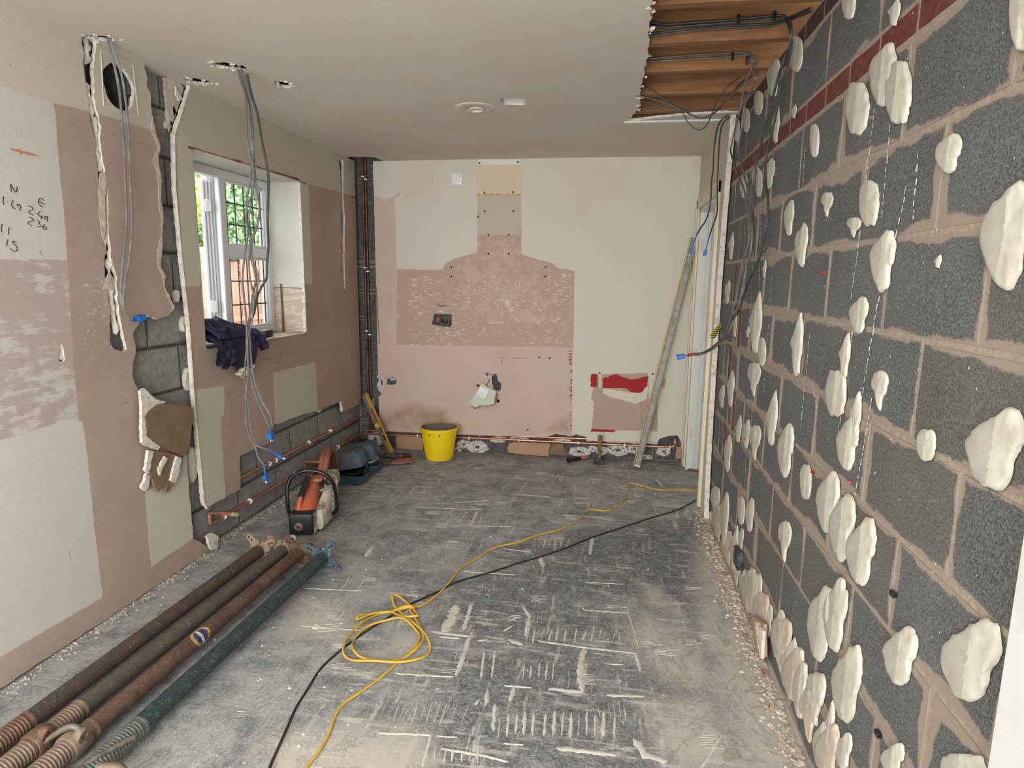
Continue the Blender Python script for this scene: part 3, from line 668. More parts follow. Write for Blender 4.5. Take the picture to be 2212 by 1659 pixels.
strip([(287, 845), (296, 838), (320, 862), (345, 868), (320, 878), (304, 892), (297, 912), (292, 925), (290, 880)], 0, .038, MAT['gypsum'], 'gypsum_edge', flap)
strip([(289, 890), (297, 905), (300, 942), (330, 964), (325, 971), (300, 962), (290, 955)], 0, .04, MAT['gypsum'], 'gypsum_edge', flap)
strip([(316, 972), (385, 985), (378, 1010), (365, 1040), (352, 1062), (345, 1063), (350, 1040), (330, 1062), (322, 1050), (312, 1020), (310, 990)], 0, .03, MAT['paper'], 'torn_paper', flap)
strip([(306, 972), (318, 974), (312, 1000), (308, 1022), (300, 1015), (303, 995)], 0, .034, MAT['gypsum'], 'gypsum_edge', flap)
strip([(366, 985), (376, 990), (370, 1020), (362, 1042), (352, 1036), (358, 1012)], 0, .042, MAT['gypsum'], 'gypsum_edge', flap)
strip([(340, 985), (346, 990), (335, 1010), (330, 1026), (327, 1010)], 0, .04, MAT['gypsum'], 'gypsum_edge', flap)
strip([(307, 1022), (314, 1030), (312, 1050), (305, 1060), (296, 1052), (302, 1040)], 0, .024, MAT['gypsum'], 'torn_paper', flap)
# torn foot of the near board and its peeled scrap
strip([(436, 1158), (447, 1150), (462, 1158), (458, 1185), (447, 1187), (440, 1172)], 0, .03, MAT['gypsum'], 'peeled_scrap', wl)
# handwriting, each stroke a thin line of ink on the board
def KW(x, y): return L(x/9.214, 380+y/9.214)
ink = MB()
for st in ([(200, 165), (222, 315)], [(205, 165), (310, 325), (338, 215)], [(68, 410), (55, 500), (72, 575)], [(145, 512), (155, 520)], [(225, 490), (255, 510), (220, 560), (255, 630), (310, 660)], [(330, 575), (360, 600), (405, 600), (400, 640), (385, 700)], [(330, 575), (365, 565), (400, 590)],
           [(865, 490), (800, 440), (755, 515), (790, 580), (845, 628)], [(765, 500), (885, 565)], [(545, 605), (610, 608), (650, 665), (560, 705), (595, 750), (660, 780)], [(695, 745), (703, 752)], [(798, 705), (750, 765), (845, 835)], [(830, 790), (815, 860)], [(940, 830), (925, 800), (880, 820), (885, 850), (935, 850), (945, 810), (938, 910)],
           [(572, 820), (640, 850), (650, 885), (545, 930), (580, 970), (632, 995)], [(680, 895), (688, 903)], [(740, 880), (790, 925), (760, 940), (805, 985), (795, 1010), (745, 1010)], [(890, 960), (845, 1010), (870, 1065), (920, 1055), (905, 1010), (860, 1020)],
           [(38, 955), (22, 1040), (30, 1120)], [(175, 1020), (158, 1170)], [(150, 1262), (120, 1400)], [(320, 1320), (265, 1300), (245, 1320), (320, 1400), (340, 1450), (310, 1500), (255, 1490), (192, 1445)]):
    P = [(XL+.0008,)+KW(*p) for p in st]; ink.tube(P, .0014, 4, 5 if len(st) > 2 else 0)
h = ink.build('handwriting', MAT['ink'], wl); h['label'] = 'handwritten N, E and the figures 1.29, 2.49, 2.36, 11 and 15'

# ---- window
WX = -2.33
rv = MB(); rv.cur = 0
MAT['reveal'] = layered('reveal_plaster', srgb(204, 202, 192), srgb(196, 194, 184), [], fine=.03)
def revq(p, mat, name):
    m = MB(); m.add(p, [(0, 1, 2, 3)]); return m.build(name, mat, wl)
revq([(XL, WY0, WZ1), (XL, WY1, WZ1), (WX-.06, WY1, WZ1+.0), (WX-.06, WY0, WZ1)], MAT['reveal'], 'reveal_head')
RZ = WZ0+.31
revq([(XL, WY1, RZ), (XL, WY1, WZ1), (WX-.06, WY1, WZ1), (WX-.06, WY1, RZ)], MAT['reveal'], 'reveal_side')
t = NT('combed_reveal'); n = t.noise(24, 6, .7, stretch=(.5, 1, 2)); c = t.mix(t.step(n, .48, .56), srgb(182, 164, 148), srgb(202, 192, 176)); t.bump(n, .5, .003); MAT['rcomb'] = t.done(c, .9)
revq([(XL, WY1, WZ0), (XL, WY1, RZ-.004), (WX-.06, WY1, RZ-.004), (WX-.06, WY1, WZ0)], MAT['rcomb'], 'reveal_side')
revq([(XL, WY0, WZ0), (WX-.06, WY0, WZ0), (WX-.06, WY0, WZ1), (XL, WY0, WZ1)], MAT['reveal'], 'reveal_side')
m = MB(); V = []; F = []
for i in range(13):
    for j in range(7):
        yy = WY0+(WY1-WY0)*i/12; xx = XL+.004-(XL-WX+.004)*j/6; V.append((xx, yy, WZ0+.004*mn.noise((xx*30, yy*20, 0))+(.0 if j else -.004)))
for i in range(12):
    for j in range(6): a = i*7+j; F.append((a, a+1, a+8, a+7))
m.add(V, F); m.build('rough_sill', plain('rough_sill', srgb(188, 178, 158), .95, 0, srgb(96, 84, 74), 22, .55, .62, 60, .8), wl)
m = MB(); m.add([(WX+.07, WY1-.0035, WZ0), (WX+.05, WY1-.0035, WZ0), (WX+.05, WY1-.0035, 1.42), (WX+.065, WY1-.0035, 1.42)], [(0, 1, 2, 3)]); m.build('dark_gap', MAT['scratch'], wl)
# corner mesh bead at the far reveal
m = MB(); m.box((XL+.002, WY1-.002, WZ0+.15), (.008, .008, .3)); m.build('metal_corner_bead', plain('galvanised', srgb(150, 150, 150), .5, .6, srgb(200, 198, 190), 90), wl)
win = bpy.data.objects.new('window_1', None); COL.objects.link(win); win.location = (WX, (WY0+WY1)/2, WZ0); win['wl'] = tuple(win.location); win['kind'] = 'structure'
Y0, Y1, Z0, Z1 = WY0, WY1, WZ0, WZ1; MY = 3.605; TZ = 1.622
def bar(m, ya, yb, za, zb, x=WX, th=.06, bev=.006): m.box((x-th/2, (ya+yb)/2, (za+zb)/2), (th, yb-ya, zb-za), bev=bev)
m = MB(); bar(m, Y0, Y1, Z0, Z0+.055); bar(m, Y0, Y1, Z1-.055, Z1); bar(m, Y0, Y0+.055, Z0+.05, Z1-.05); bar(m, Y1-.055, Y1, Z0+.05, Z1-.05); bar(m, MY-.032, MY+.032, Z0+.05, Z1-.05); bar(m, MY+.04, Y1-.05, TZ-.035, TZ+.035)
m.build('window_frame', MAT['white_upvc'], win)
m = MB()
for (ya, yb, za, zb) in ((MY+.032, Y1-.055, TZ+.035, Z1-.055), (MY+.032, Y1-.055, Z0+.055, TZ-.035)):
    for q in ((ya, ya+.012, za, zb), (yb-.012, yb, za, zb), (ya, yb, za, za+.012), (ya, yb, zb-.012, zb)): bar(m, *q, x=WX-.012, th=.02, bev=.003)
m.build('glazing_bead', MAT['white_upvc'], win)
t = NT('clear_glass'); t.b.inputs['Transmission Weight'].default_value = 1; t.b.inputs['IOR'].default_value = 1.02; MAT['glass'] = t.done((.93, .97, .95), .0)
for (za, zb) in ((TZ+.035, Z1-.055), (Z0+.055, TZ-.035)):
    m = MB(); m.box((WX-.03, (MY+Y1-.01)/2, (za+zb)/2), (.004, Y1-.1-MY, zb-za)); g = m.build('pane', MAT['glass'], win)
    l = MB(); ys = [MY+.04+(Y1-.1-MY)*k/4.4 for k in (.25, 1.2, 2.2, 3.25, 4.2)]
    for y in ys: l.box((WX-.025, y, (za+zb)/2), (.006, .007, zb-za))
    for k in (1, 2): l.box((WX-.024, (MY+Y1-.01)/2, za+(zb-za)*k/3), (.006, Y1-.1-MY, .008))
    l.build('leading', plain('lead_strip', srgb(44, 48, 52), .5), g)
# the opening casement, swung far out
ca, cb = Vector((WX-.06, MY-.06, 0)), Vector((WX-.06-.262, MY-.06+.375, 0)); dv = (cb-ca).normalized(); nn = Vector((-dv.y, dv.x, 0)); Rz = Matrix.Rotation(math.atan2(dv.y, dv.x), 3, 'Z')
m = MB(); ln = (cb-ca).length
for (a0, a1, za, zb) in ((0, .06, Z0+.06, Z1-.06), (ln-.06, ln, Z0+.06, Z1-.06), (.05, ln-.05, Z0+.06, Z0+.12), (.05, ln-.05, Z1-.12, Z1-.06)):
    c = ca+dv*((a0+a1)/2); m.box((c.x, c.y, (za+zb)/2), (a1-a0, .07, zb-za), rot=Rz, bev=.005)
ops = m.build('open_casement', MAT['white_upvc'], win)
m = MB()
for z in (Z0+.2, Z1-.22):
    c = ca-dv*.012; m.box((c.x, c.y, z), (.014, .036, .07), rot=Rz, bev=.003)
m.split('hinge', MAT['clip'], ops)
m = MB()
for k in (-.018, .0, .018):
    c = ca-dv*.002+nn*k; m.box((c.x, c.y, (Z0+Z1)/2), (.005, .004, Z1-Z0-.16), rot=Rz)
m.split('seal_groove', plain('grey_seal', srgb(150, 152, 155), .5), ops)
m = MB(); c = (ca+cb)/2; m.box((c.x, c.y, (Z0+Z1)/2), (ln-.1, .004, Z1-Z0-.22), rot=Rz); m.build('pane', MAT['glass'], ops)
# outer leaf of the wall: brick reveal seen through the pane
m = MB(); m.box((-2.40, WY1+.28, 1.4), (.05, .5, 2.8)); m.box((-2.40, WY0-.5, 1.4), (.05, 1, 2.8)); struct(m.build('trim_1', MAT['redbrick']))

# ---- back wall
bb = struct(sheet('wall_back', fBB, -2.2, .8, 0, 2.45, .1, MAT['mortardark'], thick=0))
for k in range(11):
    z0 = .01+k*.225; z1 = min(z0+.213, 2.44); x = -2.15+(-.2125 if k % 2 else 0)
    while x < .75:
        a, b = max(x, -2.15), min(x+.413, .8); x += .425
        if b-a < .05: continue
        if z0 > .4 and a > -1.75 and not (z0 < .75 and -1.3 < a < -.7): continue
        block(bb, lambda u, v, d: (u, YBB+d-.002, v), 1, a, b, z0, z1, MAT['blockB'], seed=k)
bl = [(806, 349), (806, 420), (804, 500), (806, 620), (805, 740), (806, 800), (812, 812), (832, 818), (838, 812), (858, 812), (856, 830), (832, 832), (824, 850), (815, 862), (812, 850), (808, 880), (815, 905), (818, 926), (830, 932)]
blow = [(830, 932), (900, 934), (985, 938), (1080, 940), (1140, 942), (1180, 945), (1200, 938), (1222, 940), (1232, 943), (1245, 938), (1266, 943), (1267, 953), (1330, 956), (1420, 960), (1424, 948), (1440, 943), (1462, 940), (1470, 952), (1476, 985), (1480, 1000)]
p3 = [Vector((B(806, 349)[0], 2.46))]+ragline([B(*q) for q in bl+blow[1:]], .004, .02, 7)
p3 = [q for q in p3 if q[0] < .75]+[Vector((.75, .03)), Vector((.75, 2.46))]
h1 = rag([B(1062, 806), B(1072, 806), B(1076, 822), B(1084, 830), B(1080, 846), B(1066, 840), B(1063, 825)], .004, .012, 3)
h2 = rag([B(1028, 830), B(1038, 830), B(1036, 836), B(1027, 836)], .002, .01, 3); h3 = rag([B(1071, 862), B(1079, 862), B(1079, 870), B(1071, 870)], .002, .01, 3)
h4 = rag([B(1047, 806), B(1056, 802), B(1062, 808), B(1052, 812)], .002, .01, 3)
Bp = lambda *pts: [B(*q) for q in pts]
wA = rag(Bp((804, 340), (1031, 340), (1031, 545), (1012, 552), (985, 557), (962, 568), (955, 582), (905, 581), (857, 580), (855, 500), (853, 428), (866, 416), (858, 420), (846, 428), (828, 430), (812, 424), (800, 420)), .003, .02, 3)
wB = rag(Bp((1126, 340), (1540, 340), (1540, 1010), (1424, 1010), (1424, 955), (1238, 950), (1235, 930), (1237, 800), (1240, 700), (1241, 585), (1225, 580), (1205, 580), (1196, 570), (1160, 560), (1126, 549)), .003, .02, 4)
duct1 = Bp((1031, 349), (1126, 349), (1125, 420), (1032, 420)); duct2 = Bp((1032, 420), (1125, 420), (1124, 508), (1032, 508)); white_top = Bp((1032, 344), (1125, 344), (1125, 355), (1032, 356))
lowpatch = rag(Bp((1287, 808), (1400, 806), (1402, 870), (1420, 870), (1421, 932), (1278, 928), (1283, 870), (1277, 862)), .003, .02, 4)
tanp = rag(Bp((1425, 818), (1438, 818), (1436, 838), (1424, 836)), .002, .02)
redp = [rag(Bp((1276, 808), (1290, 808), (1290, 836), (1276, 836)), .003, .01, 1), rag(Bp((1302, 818), (1330, 808), (1362, 820), (1402, 812), (1398, 832), (1386, 848), (1366, 848), (1350, 838), (1302, 838)), .004, .012, 2), rag(Bp((1276, 926), (1330, 929), (1325, 934), (1276, 932)), .002, .01, 3), Bp((866, 417), (856, 428), (862, 418)), rag(Bp((1460, 975), (1475, 970), (1474, 975), (1462, 979)), .002, .01)]
creamp = [rag(Bp((1302, 838), (1366, 849), (1400, 835), (1398, 862), (1372, 873), (1360, 868), (1345, 864), (1320, 858), (1302, 850)), .003, .015, 5), Bp((1294, 800), (1299, 800), (1299, 838), (1294, 838))]
redv = [([B(1231, 755), B(1234, 800), B(1234, 880), B(1233, 935)], .01)]+[([B(1222+((i*7) % 5), 760+i*6), B(1236, 758+i*6)], .006) for i in range(29)]
combs = [Bp((1035, 520), (1122, 515), (1125, 555), (1190, 570), (1180, 700), (1060, 700), (1000, 640), (985, 575))]
combh = [Bp((815, 620), (870, 620), (862, 740), (815, 740)), Bp((1130, 620), (1236, 600), (1236, 745), (1150, 740))]
fleckb = [Bp((880, 600), (1236, 590), (1236, 748), (880, 748))]
damp = [Bp((806, 905), (850, 880), (905, 868), (960, 885), (1000, 932), (815, 932)), Bp((1190, 915), (1232, 900), (1232, 935), (1150, 935))]
seam = [([B(806, 748), B(1000, 750), B(1236, 756)], .004)]; ylw = [([B(1032, 420), B(1125, 421)], .014)]; thin = [([B(1077, 349), B(1077, 520)], .0018), ([B(942, 752), B(942, 815)], .0015), ([B(1068, 780), B(1068, 800)], .0015), ([B(1031, 349), B(1031, 540)], .003), ([B(1126, 349), B(1126, 545)], .003), ([B(1380, 870), B(1376, 930)], .003), ([B(1386, 866), B(1383, 930)], .003), ([B(1425, 838), B(1420, 930)], .003),
        ([B(1010, 762), B(1010, 800)], .0012), ([B(1140, 850), B(1141, 880)], .0016), ([B(1180, 358), B(1190, 378)], .0018), ([B(985, 334), B(1030, 338)], .0015)]
sc = [([B(813, 620), B(816, 680), B(820, 742)], .012)]; orn = [([B(1082, 772), B(1138, 774)], .008), ([B(1082, 772), B(1084, 788)], .008), ([B(1138, 774), B(1139, 786)], .006)]
W_B = srgb(206, 200, 188)
MAT['wallB'] = layered('back_wall_plaster', srgb(192, 170, 156), srgb(200, 180, 167), [
   ('white', W_B, .002, .002, None), ('warm', srgb(208, 190, 174), .03, .1, 'soft'), ('duct1', srgb(208, 194, 168), .001, .001, None), ('duct2', srgb(188, 176, 162), .001, .001, None), ('wtop', srgb(218, 216, 210), .001, .001, None),
   ('hood', srgb(180, 155, 140), .004, .004, None), ('comb', srgb(206, 190, 176), .02, .03, 'comb'), ('combh', srgb(206, 190, 176), .01, .02, 'combh'), ('fleck', srgb(210, 198, 184), .02, .05, 'fleck'),
   ('low', srgb(174, 152, 138), .003, .003, None), ('cream', srgb(208, 202, 186), .003, .002, None), ('red', srgb(158, 34, 40), .006, .004, None), ('redv', srgb(160, 34, 40), .008, .006, 'streakh'),
   ('damp', srgb(150, 116, 88), .05, .12, 'soft'), ('seam', srgb(208, 190, 172), .003, .002, None), ('ylw', srgb(186, 150, 84), .006, .004, 'streakv'), ('thin', srgb(108, 88, 78), 0, 0, None), ('scar', srgb(142, 104, 78), .004, .004, None), ('orn', srgb(150, 96, 50), .008, .006, 'streakh')], fine=.05)
hoodp = rag(Bp((1032, 508), (1124, 508), (1126, 549), (1160, 560), (1196, 570), (1205, 580), (1241, 585), (1238, 750), (857, 745), (857, 582), (955, 584), (962, 570), (985, 558), (1031, 545)), .002, .02, 3)
warm = [Bp((1190, 340), (1360, 345), (1350, 420), (1230, 500), (1230, 400)), Bp((870, 352), (960, 352), (940, 420), (880, 440))]
bd3 = sheet('plasterboard', fB, -1.95, .66, 0, 2.4, .01, MAT['wallB'], bb, cuts=[h1, h2, h3, h4], keep=[p3], thick=.014, attrs={
   'white': polys([wA, wB]), 'warm': polys(warm), 'duct1': polys([duct1]), 'duct2': polys([duct2]), 'wtop': polys([white_top]), 'hood': polys([hoodp]), 'comb': polys(combs), 'combh': polys(combh), 'fleck': polys(fleckb), 'low': polys([lowpatch, tanp]), 'cream': polys(creamp),
   'red': polys(redp), 'redv': f_line(redv), 'damp': polys(damp), 'seam': f_line(seam), 'ylw': f_line(ylw), 'thin': f_line(thin), 'scar': f_line(sc), 'orn': f_line(orn)})
bd3['label'] = 'stripped plasterboard of the back wall, pink plaster with white and red paint left on it'
# board scraps and adhesive left below the pipes
def bpoly(pts, d, mat, name, lab=None, th=.012, seed=1, amp=.003):
    P = rag(Bp(*pts), amp, .015, seed); n = len(P); V = [(p[0], YBB-.003-d, p[1]) for p in P]+[(p[0], YBB-.003-d+th, p[1]) for p in P]
    o = obj(name, V, [tuple(range(n))[::-1]]+[(i, (i+1) % n, (i+1) % n+n, i+n) for i in range(n)], mat, bb, smooth=False)
    if lab: o['label'] = lab
    return o
MAT['pinkscrap'] = layered('pink_scrap', srgb(182, 148, 124), srgb(168, 128, 100), [], fine=.1)
bpoly([(853, 943), (905, 945), (912, 950), (912, 988), (880, 985), (855, 982)], .02, MAT['pinkscrap'], 'board_scrap')
bpoly([(1100, 958), (1130, 957), (1190, 960), (1184, 975), (1185, 988), (1140, 985), (1098, 980), (1095, 970)], .02, MAT['pinkscrap'], 'board_scrap')
bpoly([(1190, 962), (1215, 960), (1222, 975), (1228, 980), (1205, 982), (1185, 985)], .024, MAT['paper'], 'board_scrap')
bpoly([(1462, 965), (1476, 970), (1478, 990), (1460, 995)], .02, MAT['pinkscrap'], 'board_scrap')
MAT['whitesmear'] = None
t = NT('crumbly_white_adhesive'); n = t.noise(55, 5, .75); c = t.mix(t.step(n, .42, .47), srgb(92, 90, 88), srgb(206, 202, 194)); t.bump(n, .8, .006); MAT['whitesmear'] = t.done(c, .95)
for i, (cx, cy, a, b) in enumerate(((1000, 962, 16, 10), (1030, 968, 26, 15), (985, 975, 10, 10), (1075, 952, 20, 8), (1215, 955, 22, 6), (1250, 978, 26, 13), (1300, 977, 14, 10), (1335, 975, 27, 15), (1370, 972, 18, 12), (1435, 978, 18, 12), (1120, 950, 24, 6), (808, 950, 16, 20), (826, 815, 20, 8), (822, 830, 12, 26), (846, 817, 10, 7), (1060, 806, 12, 7), (1280, 972, 12, 8), (798, 880, 8, 20), (1395, 990, 20, 5), (880, 992, 30, 4), (1090, 992, 40, 4))):
    r_ = random.Random(i); ol = [B(cx+a*math.cos(q)*r_.uniform(.75, 1.15), cy+b*math.sin(q)*r_.uniform(.75, 1.15)) for q in np.linspace(0, 2*PI, 16)[:-1]]
    V, F = dabmesh(ol, .014, lambda u, v, d: (u, YBB-.002+d*(1), v) if True else 0, i, nring=4); obj('adhesive_dab', V, F, MAT['whitesmear'], bb, ang=60)
# screw holes in the board
for (px, py) in ((1046, 416), (1108, 415), (1047, 457), (1109, 456), (1055, 507), (1099, 507), (1055, 548), (1099, 548), (1036, 352), (1119, 350), (975, 577), (975, 597), (1178, 577), (1178, 597), (1033, 468), (1165, 772), (1187, 774), (1296, 806), (1410, 808), (1140, 928)):
    u, v = B(px, py); m = MB(); m.lathe([(.0075, 0), (.005, -.0015)], (u, YB-.0005, v), (0, 1, 0), 10); m.build('screw_hole', MAT['voiddark'], bb)
def KC(x, y): return B(900+x/6.382, 640+y/6.382)
m = MB()
for st in ([(318, 122), (300, 108), (288, 118), (295, 138), (315, 140)], [(325, 130), (335, 126), (332, 142), (322, 138), (325, 130)], [(345, 130), (355, 126), (352, 142), (342, 138), (345, 130)], [(366, 110), (364, 142)], [(380, 120), (366, 130), (384, 143)], [(388, 134), (400, 130), (392, 124), (386, 134), (400, 144)], [(410, 143), (411, 128), (428, 128)]):
    m.tube([(p[0], YB-.0006, p[1]) for p in (KC(*q) for q in st)], .0018, 4, 4)
h = m.build('handwriting', MAT['ink'], bb); h['label'] = 'handwritten word Cooker above the black switch'

# ---- right wall: open dense blockwork with two courses of red brick
wr = struct(sheet('wall_right', fRB, -1.8, 4.2, 0, 2.415, .105, MAT['mortar'], thick=0))
beds = [.012, .237, .462, .687, .912, 1.137, 1.362, 1.587, 1.812]
J = .012
def frb(u, v, d): return (XR+d, u, v)
for k, z0 in enumerate(beds+[2.116]):
    z1 = z0+.213; even = k in (1, 3, 5, 7, 9) or False
    ph = 1.47 if k in (2-1, 4-1, 6-1, 8-1, 9) else 1.262
    y = ph-.425*2
    while y < 4.15:
        a, b = y+J/2, y+.425-J/2; y += .425
        cuts_ = [(a, b)]
        if k in (2, 4, 6) and a < 3.62 < b: cuts_ = [(a, 3.60), (3.675, b)]; block(wr, frb, 0, 3.612, 3.663, z0, z1, MAT['redbrick'], 'brick', seed=k)
        if k in (3, 5) and a < 3.42 < b: cuts_ = [(a, 3.40), (3.475, b)]; block(wr, frb, 0, 3.412, 3.463, z0, z1, MAT['redbrick'], 'brick', seed=k)
        for (p, q) in cuts_:
            q = min(q, 4.18)
            if q-p > .03: block(wr, frb, 0, p, q, z0, z1, MAT['block2' if (k*7+int(a*10)) % 5 == 0 else 'block'], seed=k+int(a*3))
for z0, ph in ((2.04, 1.672), (2.343, 1.56)):
    y = ph-.212*6
    while y < 4.15:
        block(wr, frb, 0, y+.006, min(y+.206, 4.18), z0, z0+.065, MAT['redbrick' if z0 < 2.1 else 'darkbrick'], 'brick', seed=int(y*10)); y += .212
# adhesive dabs on it (pixel centre, width, height, form) on the wall's own plane
D = [(1835,5,28,75,'A'),(1933,25,26,60,'C'),(1721,117,27,77,'A'),(1672,168,28,84,'B'),(1639,222,19,52,'A'),(1613,260,15,52,'A'),(1592,280,12,53,'A'),(1677,266,16,84,'C'),(1716,240,11,30,'C'),(1855,234,47,113,'A'),(1910,161,54,138,'B'),(1944,200,52,136,'A'),(1761,304,18,72,'A'),(2052,331,54,88,'B'),(1880,439,40,97,'A'),(1788,442,25,54,'I'),(1706,470,20,80,'B'),(1632,380,15,50,'B'),(1640,395,15,60,'A'),(1662,375,26,65,'B'),(1607,401,16,53,'B'),(2215,35,50,150,'A'),(2180,510,110,235,'B'),(1846,491,30,44,'I'),(1910,563,50,133,'B'),(1857,680,40,81,'B'),(1827,765,22,95,'C'),(1808,850,42,98,'A'),(1903,844,33,87,'I'),(2028,564,14,28,'C'),(1733,529,26,95,'B'),(1580,530,12,61,'C'),(1572,631,12,51,'B'),(1652,580,8,37,'C'),(1634,695,27,130,'C'),(1588,698,10,58,'C'),(1616,716,8,25,'C'),(1647,760,16,61,'A'),(1724,742,25,134,'C'),(1630,820,28,75,'I'),(1580,840,14,80,'B'),(1560,856,12,52,'B'),(1596,925,14,60,'C'),(1613,937,16,63,'B'),(1632,957,25,77,'I'),(1573,979,16,81,'B'),(1669,902,24,117,'C'),(1699,973,33,117,'B'),(1834,958,45,120,'B'),(1851,895,22,100,'C'),(1742,1041,23,75,'A'),(1791,1084,48,134,'B'),(1822,1139,54,150,'B'),(1863,1192,62,147,'B'),(1602,1103,15,61,'A'),(1621,1112,18,75,'B'),(1697,1170,27,89,'I'),(1567,1121,17,119,'B'),(1546,1089,20,75,'I'),(1587,1184,20,97,'C'),(1601,1165,12,50,'B'),(2003,962,39,68,'A'),(2155,970,125,178,'B'),(1774,1347,53,167,'B'),(1807,1329,50,160,'B'),(1949,1416,70,130,'B'),(2102,1426,128,181,'B'),(1832,1478,64,169,'B'),(1765,1511,40,118,'I'),(1731,1490,29,126,'B'),(1704,1430,42,107,'C'),(1683,1371,28,110,'B'),(1631,1292,33,107,'I'),(1605,1257,17,55,'B'),(1776,1610,33,105,'B'),(1824,1622,36,80,'B'),(1930,1640,50,70,'B'),(2082,1665,95,75,'A'),(1796,1561,18,98,'C'),(1533,1140,14,70,'I'),(1660,1340,20,70,'B')]
DB = [(1552,1140,26,100,'I'),(1570,1190,26,90,'B'),(1592,1232,26,80,'I'),(1618,1275,32,100,'B'),(1645,1335,36,110,'I'),(1690,1395,44,120,'I'),(1716,1455,44,120,'B'),(1752,1545,44,120,'I'),(1790,1625,50,130,'B')]
ND = len(D); D = D+DB
forms = {'A': [(-.25, -.5), (.15, -.5), (.42, -.38), (.5, -.1), (.45, .2), (.28, .44), (0, .5), (-.28, .44), (-.45, .2), (-.5, -.1), (-.42, -.36)],
 'B': [(.22, -.5), (.42, -.44), (.5, -.2), (.42, .02), (.3, .12), (.25, .36), (.02, .5), (-.25, .42), (-.45, .15), (-.5, -.08), (-.35, -.25), (-.05, -.38)],
 'C': [(.35, -.5), (.48, -.2), (.4, .1), (.2, .3), (.12, .5), (-.2, .48), (-.3, .3), (-.35, .1), (-.5, -.02), (-.25, -.15), (.0, -.3)],
 'I': [(-.35, -.45), (.0, -.5), (.35, -.46), (.5, -.25), (.35, .05), (.12, .2), (.0, .5), (-.18, .3), (-.3, .02), (-.5, -.1), (-.46, -.3)]}
for i, (cx, cy, w_, h_, f_) in enumerate(D):
    r_ = random.Random(i*3+1); base = [Vector(p) for p in forms[f_]]; n_ = len(base); ol = []
    sm = catmull([Vector((p.x, p.y, 0)) for p in base+[base[0]]], 4)[:-1]
    for p in sm:
        k = 1+.09*mn.noise((p.x*6, p.y*6, i))+(.09*mn.noise((p.y*16, i, 2)) if p.x > .1 else 0); u, v = Rw(cx+p.x*w_*k, cy+p.y*h_*k+0); ol.append((u, max(v, .004)))
    T = max(.004, min(.010, h_*.00008))
    V, F = dabmesh(ol, T, lambda u, v, d: (XR+d, u, v), i, nring=5); n2 = len(ol)
    # the flat sheared part: lower-left facets get the plain face
    mi = []; uc = sum(p[0] for p in ol)/n2
    for q in F:
        uu = sum(V[a][1] for a in q)/4; hh = sum(XR-V[a][0] for a in q)/4
        mi.append(1 if uu > uc+.05*(max(p[0] for p in ol)-uc) and hh > T*.8 else 0)
    obj('adhesive_dab', V, F, None, wr, mats=[MAT['adhesive'] if i < ND else MAT['tornpaper'], MAT['adhesive_flat']], midx=mi, ang=70)
# chalky drip lines and spatter
m = MB(); r_ = random.Random(21)
for (x0, y0, x1, y1) in ((1890, 235, 1870, 400), (1925, 268, 1905, 470), (1860, 500, 1838, 650), (1900, 640, 1858, 880), (1885, 860, 1848, 1070), (1846, 700, 1812, 930), (1740, 320, 1735, 400), (1750, 720, 1730, 930), (1645, 420, 1640, 660), (1655, 420, 1650, 560), (1628, 520, 1622, 680), (1960, 400, 1935, 520), (1618, 850, 1604, 1180), (1626, 870, 1612, 1160), (1870, 210, 1866, 230), (1668, 600, 1650, 850), (1610, 480, 1600, 760), (1985, 330, 1972, 480), (1730, 240, 1800, 130), (1757, 830, 1765, 890)):
    a = Vector(Rw(x0, y0)); b = Vector(Rw(x1, y1)); L_ = (b-a).length; s_ = 0
    while s_ < L_:
        l = r_.uniform(.006, .022); p = a+(b-a)*(s_/L_); q = a+(b-a)*(min(L_, s_+l)/L_); wd = r_.uniform(.0012, .003); x_ = XR-.0012; jit_ = r_.uniform(-.003, .003)
        m.add([(x_, p.x-wd+jit_, p.y), (x_, p.x+wd+jit_, p.y), (x_, q.x+wd+jit_, q.y), (x_, q.x-wd+jit_, q.y)], [(0, 1, 2, 3)]); s_ += l+r_.uniform(.002, .014)
for i in range(420):
    y = r_.uniform(1.1, 4); z = r_.uniform(.1, 2.3); s_ = r_.uniform(.0008, .0026); x_ = XR-.0012
    m.add([(x_, y-s_, z), (x_, y, z+s_*1.5), (x_, y+s_, z), (x_, y, z-s_)], [(0, 1, 2, 3)])
tag(m.build('chalk_marks', MAT['clip'], wr, smooth=False), kind='stuff')
m = MB()
for (px, py) in ((1778, 588), (1565, 912), (1612, 948), (1838, 1042), (1758, 1022)):
    u, v = Rw(px, py); crumb(m, (XR-.002, u, v), .009, r_, .7)
m.split('red_plug', MAT['redpaint'], wr)
u, v = Rw(1601, 1205); m = MB(); m.box((XR-.012, u, v), (.03, .1, .09), bev=.004); m.build('back_box', plain('steel_box', srgb(58, 66, 74), .5, .6, srgb(110, 114, 118), 30), wr)
for (px, py, w2) in ((1933, 1283, .012), (1900, 1585, .012)):
    u, v = Rw(px, py); m = MB(); m.box((XR-.004, u, v), (.01, .02, .012), bev=.001); m.build('fixing', MAT['blackplastic'], wr)
# board scraps along its foot
for i, pts in enumerate(([(1640, 1330), (1668, 1350), (1668, 1420), (1655, 1430), (1645, 1390)], [(1655, 1345), (1672, 1365), (1668, 1425), (1660, 1400)])):
    P = rag([Rw(*q) for q in pts], .004, .02, i); n = len(P); V = [(XR-.03-.012*i, p[0], max(p[1], .003)) for p in P]+[(XR-.018-.012*i, p[0], max(p[1], .003)) for p in P]
    obj('board_scrap', V, [tuple(range(n))]+[(i2, i2+n, (i2+1) % n+n, (i2+1) % n) for i2 in range(n)], MAT['gypsum'] if i else MAT['pinkscrap'], wr, smooth=False)

